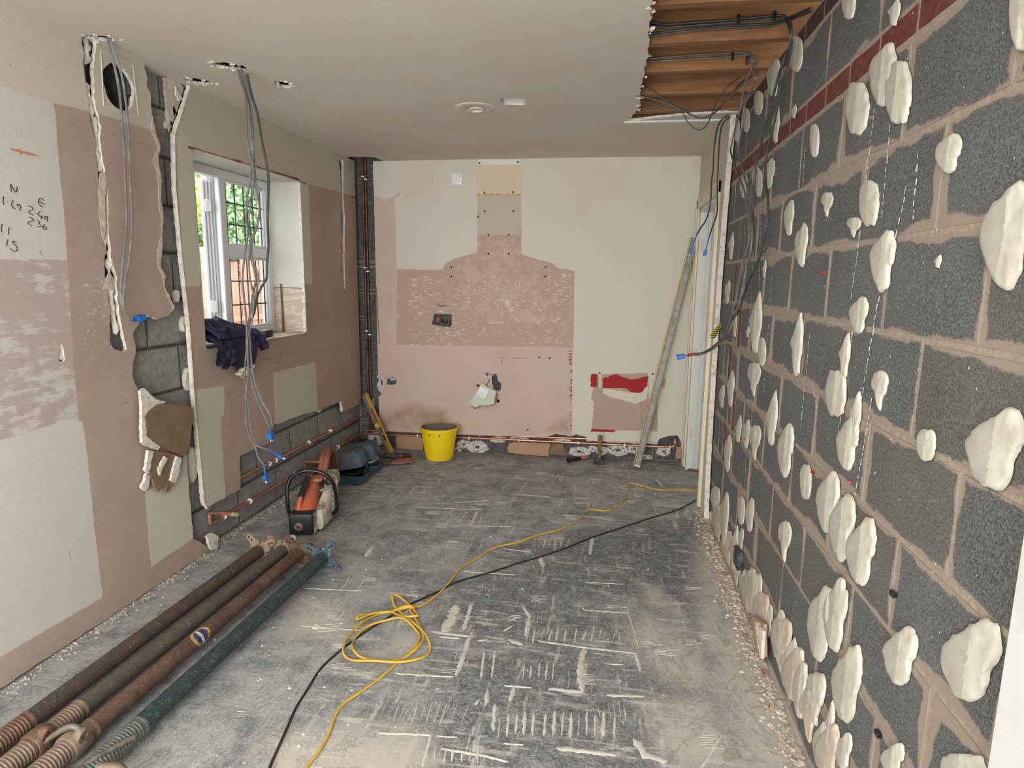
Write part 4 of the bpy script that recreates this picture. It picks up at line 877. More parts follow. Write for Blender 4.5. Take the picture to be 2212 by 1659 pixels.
# far part of the right wall: plasterboard with the doorway
DY0, DY1, DZ = 4.13, 4.965, 2.0
be = [Vector((3.9, 2.45))]+ragline([(3.89, 2.4), (3.93, 2.1), (3.97, 1.8), (3.985, 1.5), (3.99, 1.1), (3.98, .6), (3.96, .3), (3.93, .1), (3.9, .003)], .008, .02, 2)
dbp = be+[Vector((5.1, .0)), Vector((5.1, 2.45))]
MAT['wallD'] = layered('door_wall_paint', srgb(200, 192, 178), srgb(192, 182, 166), [], fine=.05)
db = struct(sheet('wall_right_far', fD, 3.8, 5.1, 0, 2.4, .01, MAT['wallD'], cuts=[[(DY0, -.1), (DY1, -.1), (DY1, DZ), (DY0, DZ)]], keep=[dbp], thick=.03, jit=.004))
dr = bpy.data.objects.new('door_1', None); COL.objects.link(dr); dr.location = (XD, 4.55, 0); dr['wl'] = tuple(dr.location); dr['kind'] = 'structure'
def arch(name, ya, yb, za, zb, horiz=False):
    m = MB(); m.box((XD-.009, (ya+yb)/2, (za+zb)/2), (.018, yb-ya, zb-za), bev=.003)
    if horiz: m.box((XD-.0125, (ya+yb)/2, zb-.013), (.024, yb-ya-.004, .02), bev=.003)
    else:
        s_ = (yb if ya > 4.6 else ya); m.box((XD-.012, s_+(-.012 if ya > 4.6 else .012), (za+zb)/2), (.024, .02, zb-za-.004), bev=.003)
    return m.build(name, MAT['cream_gloss'], dr)
arch('architrave', DY0-.07, DY0, .02, DZ+.07); arch('architrave', DY1, DY1+.07, .02, DZ+.07); arch('architrave', DY0-.07, DY1+.07, DZ, DZ+.07, True)
m = MB(); m.box((XD+.19, DY1-.012, DZ/2+.01), (.38, .03, DZ-.02), bev=.002); jb = m.build('jamb', MAT['door_white'], dr)
m = MB(); m.box((XD+.075, DY1-.035, DZ/2+.01), (.03, .016, DZ-.02), bev=.002); m.build('door_stop', MAT['door_white'], jb)
for z in (1.74, .93, .3):
    m = MB(); m.box((XD+.025, DY1-.0275, z), (.028, .002, .075)); hp = m.build('hinge_recess', MAT['cream_gloss'], jb)
    mm = MB(); 
    for dz in (-.025, 0, .025): mm.lathe([(.003, 0), (.003, -.002)], (XD+.025, DY1-.0285, z+dz), (0, 1, 0), 8)
    mm.split('screw', MAT['scratch'], jb)
m = MB(); m.box((XD+.19, DY0+.012, DZ/2+.01), (.38, .03, DZ-.02), bev=.002); m.build('jamb', MAT['door_white'], dr)
m = MB(); m.box((XD+.19, (DY0+DY1)/2, DZ-.012), (.38, DY1-DY0, .03), bev=.002); m.build('head_lining', MAT['door_white'], dr)
m = MB(); m.box((XD+.2, DY1-.0, .012), (.36, .05, .016)); m.build('jamb_foot_strip', MAT['scratch'], dr)  # thin brown strip between the far jamb and the floor
# room beyond the doorway
m = MB(); m.box((1.31, 4.5, 1.2), (.04, 2.6, 2.5)); m.box((1.0, 4.65, 2.37), (.66, 1.3, .03)); struct(m.build('wall_hall', MAT['wallD']))
# ---- the white plastered edge close by on the right
m = MB(); m.box((.66+.04, -.39, 1.2), (.2, 2.724, 2.4), bev=.006); struct(m.build('wall_pier', plain('white_plaster', srgb(198, 198, 196), .7, 0, srgb(188, 187, 184), 6)))
# ================================================================= OBJECTS
# ---- copper pipes
def clip(parent, p, ax, r=.011):
    m = MB(); ax = Vector(ax); m.lathe([(r+.004, -.006), (r+.006, -.004), (r+.006, .004), (r+.004, .006)], p, ax, 10); m.build('pipe_clip', MAT['clip'], parent)
def pipe(name, label, pts, group=None, clips=(), r=.0095):
    o = thing(name, label, 'pipe', pts[0], group); m = MB(); m.tube(pts, r, 10); m.build('tube', MAT['copperdark' if abs(pts[0][2]-pts[1][2]) > 1 else 'copper'], o)
    for c, ax in clips: clip(o, c, ax, r)
    return o
YP = YBB-.018
for k, (px, lab) in enumerate(((783, 'left of two upright copper pipes in the dark corner chase'), (789, 'right of two upright copper pipes in the dark corner chase'))):
    a = on(px, 383, 1, YP); x = a.x+.002
    cz = ((2.285, 1.55, 1.02, ) if k == 0 else (2.262, 1.52, .99))
    pipe('copper_pipe', lab, [(x, YP, 2.6), (x, YP, .15 if k else .13)], None, [((x, YP, z), (0, 0, 1)) for z in cz])
x0 = -2.09
za, zb = lambda x: .13+.03*(x+2.09)/1.94, lambda x: .112+.034*(x+2.09)/2.6
lb = thing('copper_pipe', 'upper copper pipe running along the foot of the back wall', 'pipe', (x0, YP, .13))
m = MB(); m.tube([(x0, YP, .148), (-1.2, YP, .158), (.36, YP, .178)], .0095, 10); m.build('tube', MAT['copper'], lb)
for px in (1037, 1218): p = on(px, 942, 1, YP); clip(lb, (p.x, YP, .162), (1, 0, 0))
lc = thing('copper_pipe', 'lower copper pipe along the back wall, turning up at its right end', 'pipe', (x0, YP, .10))
m = MB(); m.tube([(x0, YP-.004, .118), (-1.2, YP-.004, .128), (.525, YP-.004, .138), (.54, YP-.004, .142), (.55, YP-.004, .155), (.552, YP-.004, .21)], .0095, 10); m.build('tube', MAT['copper'], lc)
for px in (903, 1014, 1121, 1250, 1350, 1448): p = on(px, 950, 1, YP); clip(lc, (p.x, YP-.004, .118+.02*(p.x+2.09)/2.6), (1, 0, 0))
m = MB(); m.lathe([(.012, 0), (.0135, .004), (.0135, .03), (.012, .034)], (.552, YP-.004, .16), (0, 0, 1), 12); m.build('elbow_fitting', MAT['copper'], lc)
XP = XLB+.02
pipe('copper_pipe', 'upper copper pipe on the bared grey blocks under the window', [(XP, 3.29, .293), (XP, 4.3, .28), (XP, 5.12, .27)], None, [((XP, y, .285), (0, 1, 0)) for y in (3.62, 3.70, 4.16, 4.52)])
lp = thing('copper_pipe', 'long low copper pipe on the left wall ending in an upstand with a brass stub', 'pipe', (XP, 2.99, .12))
m = MB(); m.tube([(XP, 5.12, .104), (XP, 4, .11), (XP, 3.01, .124), (XP, 2.993, .132), (XP, 2.99, .15), (XP, 2.99, .185)], .0095, 10); m.tube([(XP-.002, 2.99, .178), (XP, 2.99, .192), (XP+.02, 2.985, .196), (XP+.15, 2.975, .2)], .0095, 10); m.build('tube', MAT['copper'], lp)
m = MB(); m.lathe([(.0125, 0), (.0125, .05)], (XP, 2.99, .135), (0, 0, 1), 12); m.lathe([(.012, 0), (.014, .01), (.011, .02)], (XP, 2.99, .16), (0, 0, 1), 12); m.build('elbow_fitting', MAT['copper'], lp)
m = MB(); m.lathe([(.0105, 0), (.013, .004), (.013, .014), (.009, .018), (.009, .028), (.012, .03), (.012, .045)], (XP+.14, 2.976, .2), (1, -.07, .03), 8); m.build('brass_end', plain('dusty_brass', srgb(170, 150, 110), .5, .5, srgb(190, 184, 170), 90), lp)
for y in (3.12, 3.38, 3.95, 4.6): clip(lp, (XP, y, .124-.02*(y-3)/2.1), (0, 1, 0))
l2 = thing('copper_pipe', 'short parallel copper pipe beside the saw guard with a brass end', 'pipe', (XP+.03, 4.0, .1))
m = MB(); m.tube([(XP+.012, 5.1, .128), (XP+.012, 4.12, .135), (XP+.012, 4.06, .14), (XP+.012, 4.05, .17), (XP+.03, 4.05, .178), (XP+.13, 4.05, .178)], .0095, 10); m.build('tube', MAT['copper'], l2)
m = MB(); m.lathe([(.013, 0), (.013, .014), (.009, .018), (.009, .028), (.012, .03), (.012, .045)], (XP+.125, 4.05, .178), (1, 0, 0), 8); m.build('brass_end', plain('dusty_brass2', srgb(170, 150, 110), .5, .5, srgb(190, 184, 170), 90), l2)
clip(l2, (XP+.012, 4.62, .13), (0, 1, 0))
m = MB(); m.tube([(XLB+.05, 4.42, .045), (XLB+.06, 4.8, .05), (XLB+.08, 5.06, .055)], .038, 18); m.lathe([(.044, 0), (.046, .01), (.046, .05), (.044, .06)], (XLB+.072, 4.98, .053), (.05, 1, .02), 18)
wp = m.build('waste_pipe', MAT['blackplastic'], None, origin=(-2.1, 4.4, .007)); tag(wp, 'fat black plastic waste pipe lying in the left back corner', 'pipe')

# ---- cables
def cable(name, label, spec, mat, r=.005, group=None, ends=None, cat='cable', flat=.62):
    P = []; ax, val = spec[0][2:4]
    for s in spec:
        if len(s) == 4: ax, val = s[2:4]
        if isinstance(ax, str): P.append(Vector((s[0], s[1], val)))
        else: P.append(on(s[0], s[1], ax, val))
    o = thing(name, label, cat, P[0], group); m = MB(); m.tube(P, r, 8, 6, flat=flat); m.build('sheath', mat, o)
    return o, P
def connector(o, p, d, sz=.02, mat='blue', tail=.05):
    d = Vector(d).normalized(); p = Vector(p); q = d.to_track_quat('Z', 'Y').to_matrix(); m = MB()
    m.tube([p-d*.005, p+d*tail*.5, p+d*tail], lambda t: .0045-.001*t, 7, 3)
    m.box(p+d*(tail+sz*.5), (sz*1.1, sz*.7, sz*1.1), rot=q, bev=.002)
    m.box(p+d*(tail+sz*1.05)+q @ Vector((sz*.1, 0, 0)), (sz*.8, sz*.6, sz*.3), rot=q, bev=.001); m.build('connector', MAT[mat], o)
    m = MB()
    for k in (-1, 0, 1): m.lathe([(.0016, 0), (.0016, .012)], p+d*(tail+sz*1.1)+q @ Vector((k*sz*.3, 0, 0)), d, 6)
    m.split('terminal', MAT['clip'], o)
gL = 'grey cables dangling beside the round vent hole'
for k, (dx, pts) in enumerate(((0, [(232, 78), (238, 110), (249, 150), (258, 200), (265, 280), (270, 380), (273, 480), (266, 560), (261, 620), (263, 660), (272, 685), (282, 692)]), (1, [(236, 78), (248, 115), (262, 160), (270, 205), (277, 280), (281, 380), (285, 480), (279, 560), (270, 610), (266, 655), (276, 686), (286, 693)]))):
    o, P = cable('twin_cable', ('left' if k == 0 else 'right')+' of two grey cables hanging over the round vent hole', [(x, y, 0, -2.045+.012*k) for x, y in pts], MAT['cable'], .0052)
    if k: connector(o, P[-1], (.2, .9, .25), .034, tail=.02)
cx = [('leftmost grey cable before the window, ending lowest at a blue connector', [(512, 148), (520, 175), (530, 210), (533, 290), (538, 330), (546, 352), (548, 380), (545, 420), (535, 440), (531, 470), (536, 500), (530, 540), (527, 565), (524, 600), (527, 640), (532, 690), (534, 740), (536, 800), (532, 850), (531, 880), (533, 920), (540, 945), (551, 965), (557, 985), (570, 1005)], (.1, 0, -1)),
 ('thin grey cable before the window with a small blue connector on the grey blocks', [(516, 150), (526, 185), (537, 230), (542, 290), (547, 340), (546, 400), (541, 440), (537, 480), (541, 520), (538, 560), (540, 600), (548, 640), (546, 680), (538, 720), (531, 770), (529, 820), (536, 870), (541, 920), (546, 945), (556, 963), (575, 970), (584, 974)], (.9, 0, -.45)),
 ('grey cable before the window carrying the highest hanging blue connector', [(520, 146), (528, 180), (541, 250), (546, 300), (549, 360), (556, 420), (560, 445), (558, 480), (548, 510), (543, 535), (545, 560), (556, 590), (557, 610), (552, 640), (540, 680), (536, 720), (535, 770), (541, 810), (547, 840), (562, 880), (578, 912), (583, 925)], (.1, 0, -1)),
 ('grey cable before the window, bowed left, running down beside the upper blue connector', [(524, 152), (531, 170), (539, 210), (545, 260), (546, 320), (541, 390), (533, 430), (535, 470), (541, 500), (540, 545), (547, 575), (552, 605), (545, 645), (539, 690), (540, 740), (544, 790), (552, 830), (568, 870), (583, 895), (588, 920)], None),
 ('rightmost dark grey cable before the window, clear of the bundle at the top', [(534, 160), (545, 210), (556, 245), (565, 300), (574, 345), (580, 390), (579, 440), (578, 480), (580, 530), (577, 570), (576, 600), (566, 618), (556, 640), (549, 675), (540, 700), (533, 730), (534, 780)], None)]
for k, (lab, pts, en) in enumerate(cx):
    o, P = cable('twin_cable', lab, [(x, y, 1, 2.8+.008*(k-2)) for x, y in pts], MAT['cable' if k != 4 else 'darkcable'], .0058 if k == 4 else .005 if k != 1 else .004)
    if en: connector(o, P[-1], en, .032 if k == 2 else .026 if k == 0 else .02, tail=.02 if k == 2 else .05)
DK = MAT['darkcable']
def jy(y): return (1, y)
rc = [('dark cable along the joist and down the blocks to the blue-capped end', [(1390, 46, 1, 2.755), (1440, 52), (1500, 48), (1560, 44), (1630, 37), (1685, 33), (1703, 42, 1, 2.74), (1709, 60, 0, .6), (1706, 97), (1693, 130), (1678, 177), (1666, 224), (1648, 295), (1634, 354), (1629, 413), (1626, 475), (1628, 518), (1617, 562), (1603, 616), (1595, 652), (1574, 688, 0, .56), (1565, 724), (1548, 742, 1, 3.6), (1523, 760), (1498, 765)]),
 ('dark cable on the second joist, falling beside it to the end wrapped in striped tape', [(1390, 52, 1, 2.757), (1440, 58), (1500, 54), (1560, 50), (1630, 43), (1685, 39), (1700, 48, 1, 2.745), (1706, 66, 0, .612), (1710, 97), (1704, 130), (1690, 177), (1671, 272), (1657, 327), (1653, 381), (1659, 435), (1657, 482), (1646, 536), (1635, 572), (1614, 616), (1599, 663), (1585, 685, 0, .58), (1559, 701)]),
 ('pale cable along the third joist, its left strand dropping past the ceiling edge', [(1385, 134, 1, 3.115), (1430, 131), (1477, 128), (1553, 124), (1612, 119), (1624, 130, 1, 3.09), (1626, 145, 1, 3.125), (1610, 177, 0, .565), (1605, 205), (1599, 240), (1589, 273), (1581, 309), (1579, 330), (1595, 381), (1606, 406), (1614, 450), (1619, 489), (1617, 525), (1606, 562), (1596, 610), (1586, 660), (1574, 700, 0, .56), (1560, 735), (1540, 750, 1, 3.6), (1515, 764), (1500, 767)]),
 ('pale cable along the third joist, its right strand dropping down the block wall', [(1385, 128, 1, 3.117), (1430, 124), (1477, 120), (1553, 115), (1614, 115), (1630, 130, 1, 3.1), (1634, 146, 1, 3.13), (1632, 172, 0, .585), (1614, 213), (1606, 240), (1602, 278), (1595, 316), (1601, 354), (1614, 405), (1618, 440), (1625, 490), (1622, 540), (1612, 580), (1600, 640), (1585, 690), (1572, 720, 0, .57), (1552, 745, 1, 3.61), (1525, 762), (1505, 768)]),
 ('left of two dark cables hanging in front of the doorway, with a blue capped tail', [(1594, 225, 1, 3.9), (1578, 243), (1553, 268), (1543, 316), (1540, 367), (1537, 390), (1534, 442), (1525, 475), (1513, 493), (1506, 505)]),
 ('right of two dark cables hanging in front of the doorway, with a blue capped tail', [(1596, 228, 1, 3.91), (1581, 248), (1561, 268), (1554, 304), (1551, 362), (1549, 405), (1549, 457), (1540, 487), (1533, 508)]),
 ('thin dark cable looping lowest below the torn ceiling edge', [(1375, 187, 1, 3.47), (1401, 190), (1427, 210), (1452, 225), (1472, 240), (1487, 266), (1510, 281), (1528, 268), (1540, 240), (1553, 210), (1578, 182), (1599, 166)]),
 ('dark cable sagging across the ceiling opening above the lowest loop', [(1375, 205, 1, 3.46), (1427, 218), (1465, 233), (1503, 253), (1528, 253), (1553, 235), (1578, 205), (1604, 177), (1627, 163)]),
 ('thin cable lying slack along the furthest joist', [(1385, 218, 1, 3.5), (1420, 228), (1460, 236), (1500, 237), (1550, 236), (1600, 240)]),
 ('dark cable running straight under the second joist into the wall at upper right', [(1400, 78, 1, 2.75), (1477, 68), (1553, 61), (1622, 57), (1667, 54), (1705, 43), (1756, 23, 0, .65)]),
 ('second dark cable running under the second joist into the wall at upper right', [(1400, 73, 1, 2.76), (1477, 64), (1553, 57), (1622, 53), (1667, 50), (1705, 38), (1752, 17, 0, .655)])]
for k, (lab, pts) in enumerate(rc):
    o, P = cable('twin_cable', lab, pts, DK if k not in (2, 3) else MAT['cable'], {6: .0035, 8: .003, 2: .005, 3: .005}.get(k, .0055), flat=.7)
    if k == 0:
        connector(o, P[-1], (P[-1]-P[-2]), .036, tail=.05); m = MB(); d = (P[-1]-P[-2]).normalized(); m.tube([P[-1]-d*.01, P[-1]+d*.03], .0085, 8); m.build('red_core', MAT['redpaint'], o)
    if k == 1:
        m = MB(); a = P[-1]; b = on(1540, 726, 0, .56); V = catmull([a, (a+b)/2+Vector((0, 0, .004)), b], 4); m.tube(V, lambda t: .011+.004*t, 9)
        t = NT('striped_tape'); wv = t.wave(26, 'Z', .5, 1); MAT['stripe'] = t.done(t.mix(t.step(wv, .45, .55), srgb(186, 190, 60), srgb(40, 60, 40)), .5); m.build('striped_tape', MAT['stripe'], o)
    if k in (4, 5): connector(o, P[-1], (P[-1]-P[-2]+Vector((0, 0, -.02))), .026, tail=.09)
    if k in (0, 2):
        for q in ((P[3]+P[4])/2, P[5]+Vector((-.02, 0, 0))): m = MB(); m.box(q, (.012, .012, .032), bev=.002); m.build('cable_clip', MAT['blackplastic'], o)

# ---- leads on the floor
def lead(name, label, pts, r, mat, z=None):
    zs = z or [r]*len(pts); P = [Vector((*Fl(*p), zz)) for p, zz in zip(pts, zs)]
    m = MB(); m.tube(P, r, 8, 7); o = m.build(name, mat, None, origin=P[0]); return tag(o, label, 'cable')
MAT['yellow'] = plain('yellow_lead', srgb(206, 168, 52), .5, 0, srgb(176, 146, 74), 9, .45, .7)
MAT['blacklead'] = plain('black_lead', srgb(34, 34, 36), .55, 0, srgb(74, 72, 70), 20, .55, .75)
ya = [(1560, 1062), (1511, 1061), (1470, 1060), (1420, 1059), (1385, 1050), (1360, 1046), (1354, 1062), (1347, 1082), (1330, 1097), (1310, 1105), (1275, 1102), (1262, 1112), (1245, 1128), (1210, 1145), (1160, 1158), (1120, 1173), (1068, 1185), (1030, 1208), (995, 1230), (975, 1255), (960, 1272), (935, 1295), (905, 1312), (880, 1318),
      (845, 1322), (805, 1330), (772, 1345), (778, 1338), (800, 1329), (840, 1326), (868, 1338), (900, 1340), (902, 1330), (885, 1312), (860, 1294), (848, 1295), (853, 1312), (880, 1340), (905, 1362), (925, 1390), (928, 1410), (905, 1428), (860, 1438), (810, 1438), (760, 1428), (742, 1415), (748, 1390), (775, 1360), (815, 1330), (850, 1325), (885, 1318), (893, 1322),
      (885, 1318), (900, 1345), (915, 1380), (905, 1405), (870, 1425), (820, 1433), (780, 1427), (762, 1410), (765, 1385), (790, 1360), (830, 1348), (870, 1345), (900, 1365), (906, 1385), (890, 1408), (865, 1428), (850, 1442), (820, 1468), (775, 1500), (740, 1525), (722, 1555), (710, 1590), (690, 1625), (662, 1662), (640, 1700)]
zz = [.005]*len(ya)
for i in range(23, 66): zz[i] = .005+.0105*((i*5) % 4)/2
lead('extension_lead', 'yellow lead crossing the grey floor with a loose coil in its middle', ya, .0048, MAT['yellow'], zz)
bk = [(1600, 1048), (1545, 1065), (1508, 1079), (1465, 1102), (1400, 1122), (1340, 1142), (1280, 1162), (1230, 1182), (1180, 1200), (1120, 1218), (1060, 1238), (990, 1258), (940, 1283), (880, 1310), (840, 1335), (800, 1360), (760, 1388), (720, 1420), (690, 1450), (665, 1490), (640, 1530), (620, 1575), (600, 1620), (582, 1662), (570, 1700)]
lead('black_lead', 'thin black lead running under the yellow coil to the doorway', bk, .0042, MAT['blacklead'])

# ---- the four steel props
def rusty(name, c1, c2, c3, lo=.45, hi=.6):
    t = NT(name); n = t.noise(16, 7, .72); n2 = t.noise(70, 5, .75); c = t.mix(t.step(n, lo, hi), c1, c2); c = t.mix(t.step(n2, .56, .64, 0, .85), c, c3)
    c = t.mix(t.step(t.noise(38, 7, .85), .6, .66, 0, .9), c, srgb(170, 162, 150)); c = t.mix(t.step(t.noise(150, 3, .8), .6, .66, 0, .8), c, srgb(150, 142, 132)); t.bump(n2, .5, .003); return t.done(c, .62, .25)
P_DARK = rusty('dark_rusty_steel', srgb(74, 66, 64), srgb(92, 72, 60), srgb(58, 56, 58)); P_GRN = rusty('mossy_grey_steel', srgb(84, 80, 74), srgb(98, 88, 78), srgb(60, 61, 58))
P_BRN = rusty('brown_rusty_steel', srgb(104, 80, 68), srgb(84, 62, 54), srgb(122, 98, 84)); P_TEAL = rusty('green_painted_steel', srgb(46, 60, 64), srgb(62, 76, 80), srgb(92, 102, 104), .5, .7)
P_RUST = rusty('rusty_thread', srgb(108, 80, 66), srgb(92, 70, 58), srgb(134, 108, 88)); P_THR = rusty('worn_thread', srgb(128, 110, 94), srgb(108, 92, 78), srgb(150, 136, 118))
P_TTH = rusty('green_thread', srgb(78, 90, 88), srgb(110, 106, 92), srgb(136, 126, 106)); P_PL = rusty('scabby_plate', srgb(138, 114, 96), srgb(166, 148, 132), srgb(92, 70, 56)); P_PT = rusty('blue_green_plate', srgb(60, 78, 90), srgb(84, 98, 108), srgb(160, 152, 146), .45, .7)
def prop(label, far, near, zf, zn, mat, tmat, pmat, tlen, nut=None, nutmat=None, handle=False, roll=0, grp=None, plates=True, collar0=0.0):
    A = Vector((*far, zf)); Bq = Vector((*near, zn)); d = (Bq-A).normalized(); o = thing('steel_prop', label, 'prop', (A.x, A.y, 0), grp)
    C0 = Bq                       # thread starts here
    m = MB(); m.tube([A, A+(C0-A)*.33, A+(C0-A)*.66, C0], .0318, 24); m.build('outer_tube', mat, o)
    prof = [(.0318, 0), (.0345, .001), (.0345, .008), (.0325, .009)]; h = .02
    while h < tlen: prof += [(.031, h), (.0314, h+.002), (.0342, h+.0045), (.0342, h+.0065), (.0314, h+.009)]; h += .0112
    m = MB(); m.lathe(prof, C0, d, 24); m.build('threaded_sleeve', tmat, o)
    e = C0+d*tlen; up = Vector((0, 0, 1)); sd = d.cross(up).normalized(); upv = sd.cross(d)
    m = MB(); m.tube([e, e+d*.75], .024, 18); m.build('inner_tube', mat, o)
    # slot cut in the thread: a dark recess along its length
    q = Matrix((sd, upv, d)).transposed()
    sl = MB(); sp = C0+d*(nut if nut else tlen*.62)
    for j in range(2):
        pass
    ang = math.radians(-20); rad = sd*math.cos(ang)+upv*math.sin(ang); c = sp+d*.1+rad*.033
    qq = Matrix((rad, d.cross(rad), d)).transposed(); sl.box(c, (.0055, .014, .17), rot=qq, bev=.003); sl.build('pin_slot', MAT['voiddark'], o)
    if nut:
        nc = C0+d*nut; m = MB(); m.lathe([(.032, -.034), (.041, -.034), (.0435, -.028), (.0435, .022), (.041, .028), (.037, .03), (.037, .036), (.033, .036)], nc, d, 28); nb = m.build('collar_nut', nutmat, o)
        lug = nc-sd*.03+upv*.04; m = MB()
        m.lathe([(.011, -.012), (.022, -.012), (.023, -.008), (.023, .008), (.022, .012), (.011, .012), (.011, -.012)], nc-sd*.034+upv*.038, sd*.35+d*.94 if False else (sd+upv*.2), 18, cap=False)
        m.box(nc-sd*.024+upv*.028, (.03, .026, .024), rot=q, bev=.006); m.build('lug', nutmat, nb)
        if handle:
            hs = nc-sd*.034+upv*.046; P = [hs-sd*.01+d*.01, hs+sd*.01+upv*.01, hs+sd*.04+upv*.012, hs+sd*.085-upv*.012+d*.01, hs+sd*.13-upv*.045+d*.03, hs+sd*.16-upv*.062+d*.045]
            m = MB(); m.tube(P, .0095, 10, 5); m.build('handle_bar', plain('worn_steel', srgb(150, 146, 138), .4, .7, srgb(160, 110, 76), 14, .55, .65), nb)
    if plates:
        pl = MB(); N = 9; ol = []
        w_ = .073
        for i in range(4):
            ra = math.radians(90*i+roll)
            for (x, y) in ((.052, .02), (.062, .036), (.076, .05), (.08, .064), (.074, .076), (.062, .08), (.048, .074), (.034, .06), (.018, .052)): ol.append((1.04*(x*math.cos(ra)-y*math.sin(ra)), 1.04*(x*math.sin(ra)+y*math.cos(ra))))
        pts = [A+sd*x+upv*y for x, y in ol]; pl.prism(pts, -d*.006); lipm = pl.build('end_plate', pmat, o, smooth=False)
        hm = MB()
        for (x, y) in ((.05, .05), (-.05, .05), (.05, -.05), (-.05, -.05), (.045, 0), (0, .045), (-.045, 0), (.066, .06), (-.066, .06), (.066, -.06)):
            rr_ = math.radians(roll); X = x*math.cos(rr_)-y*math.sin(rr_); Y = x*math.sin(rr_)+y*math.cos(rr_)
            hm.lathe([(.0055, 0), (.0055, .0012)], A+sd*X+upv*Y-d*.0002, d, 10)
        hm.split('fixing_hole', MAT['voiddark'], lipm)
        m = MB(); m.lathe([(.0335, 0), (.0335, .006), (.0303, .012)], A, d, 24, cap=False); m.build('weld_bead', pmat, o)
    return o
F2 = lambda x, y, z: (lambda p: (p.x, p.y))(on(x, y, 2, z))
prop('dark brown steel prop furthest left of the four, nearest the plastered wall', F2(561, 1190, .07), F2(64, 1556, .05), .072, .05, P_DARK, P_RUST, P_PL, .30, roll=8)
prop('grey-green mottled steel prop second from the wall, with a bare rusty nut', F2(612, 1189, .072), F2(176, 1530, .05), .074, .05, P_GRN, P_THR, P_PL, .34, nut=.155, nutmat=P_RUST, roll=-6)
prop('brown steel prop third from the wall, with a round gold and blue sticker', F2(645, 1196, .072), F2(200, 1572, .05), .074, .05, P_BRN, P_THR, P_BRN, .3, nut=.07, nutmat=P_THR, handle=True, roll=4)
tp = prop('dark green painted steel prop, furthest right of the four', F2(697, 1206, .072), F2(304, 1566, .05), .074, .05, P_TEAL, P_TTH, P_PT, .26, roll=-12)
# loose pin lying between the props
a = on(290, 1592, 2, .07); b = on(170, 1662, 2, .075); m = MB(); m.tube([a, a+(b-a)*.5+Vector((0, 0, .004)), b], .0085, 10, 4); m.tube([b, b+Vector((-.03, -.02, 0)), b+Vector((-.05, -.02, -.03))], .0085, 8, 3)
tag(m.build('prop_pin', plain('grey_steel', srgb(96, 92, 88), .5, .6, srgb(140, 132, 122), 30), None, origin=b), 'loose grey steel pin lying across the near ends of the props', 'pin')
a = on(205, 1666, 2, .07); m = MB(); m.tube([a+Vector((.0, .01, 0)), a+Vector((.06, .02, .0)), a+Vector((.1, .0, -.02))], .016, 10, 3)
m.build('handle_end', P_THR, tp)
# sticker wrapped on the third prop
A = Vector((*F2(645, 1196, .072), .074)); Bq = Vector((*F2(200, 1572, .05), .05)); d = (Bq-A).normalized(); sd = d.cross(Vector((0, 0, 1))).normalized(); upv = sd.cross(d)
tgt = ray(430, 1387); tgt.normalize(); best = min((abs((A+d*s_-Vector((0, 0, CAMH))).cross(tgt).length), s_) for s_ in [k*.002 for k in range(900)])[1]
SCn = A+d*best; third = [o for o in bpy.data.objects if o.name.startswith('steel_prop') and 'sticker' in o.get('label', '')][0]
toc = (Vector((0, 0, CAMH))-SCn); toc -= d*toc.dot(d); toc.normalize(); sd2 = d.cross(toc)
def wrap(x, y, h=.0006):   # x along tube, y around
    a = y/.0318; return SCn+d*x+(toc*math.cos(a)+sd2*math.sin(a))*(.0319+h)
def patch(fn, mat, name, parent, h, n=28, m_=5, ri=0, ro=1):
    V = []; F = []
    for i in range(m_+1):
        for k in range(n):
            a = 2*PI*k/n; r_ = ri+(ro-ri)*i/m_; x, y = fn(a, r_); V.append(wrap(x, y, h))
    for i in range(m_):
        for k in range(n): F.append((i*n+k, i*n+(k+1) % n, (i+1)*n+(k+1) % n, (i+1)*n+k))
    return obj(name, V, F, mat, parent)
el = lambda a, r_: (.045*r_*math.cos(a), .04*r_*math.sin(a))
st = patch(el, plain('gold_sticker', srgb(206, 172, 92), .5, 0, srgb(170, 136, 76), 60), 'sticker', third, .0006); st['label'] = 'round gold and dark blue sticker with a worn pale band'
patch(lambda a, r_: (.033*r_*math.cos(a), .03*r_*math.sin(a)), plain('navy_print', srgb(40, 44, 86), .45, 0, srgb(70, 74, 110), 50), 'blue_field', st, .001)
V = []; F = []
for i in range(13):
    y = -.028+.056*i/12; s_ = .006; V += [wrap(-s_+.002, y, .0016), wrap(s_+.004, y, .0016)]
    if i: F.append((2*i-2, 2*i-1, 2*i+1, 2*i))
obj('pale_band', V, F, plain('pale_print', srgb(206, 204, 190), .5, 0, srgb(110, 112, 130), 140, .5, .56), st)
m = MB()
for k in range(22):   # worn, no longer legible print round the rim
    a = 2*PI*k/22; r_ = .039
    p = [wrap(.039*math.cos(a+u)*(1+v), .035*math.sin(a+u)*(1+v), .0014) for u, v in ((-.05, -.06), (.05, -.06), (.05, .06), (-.05, .06))]; 
    if k % 7 != 3: m.add(p, [(0, 1, 2, 3)])
m.build('worn_print', MAT['ink'], st)

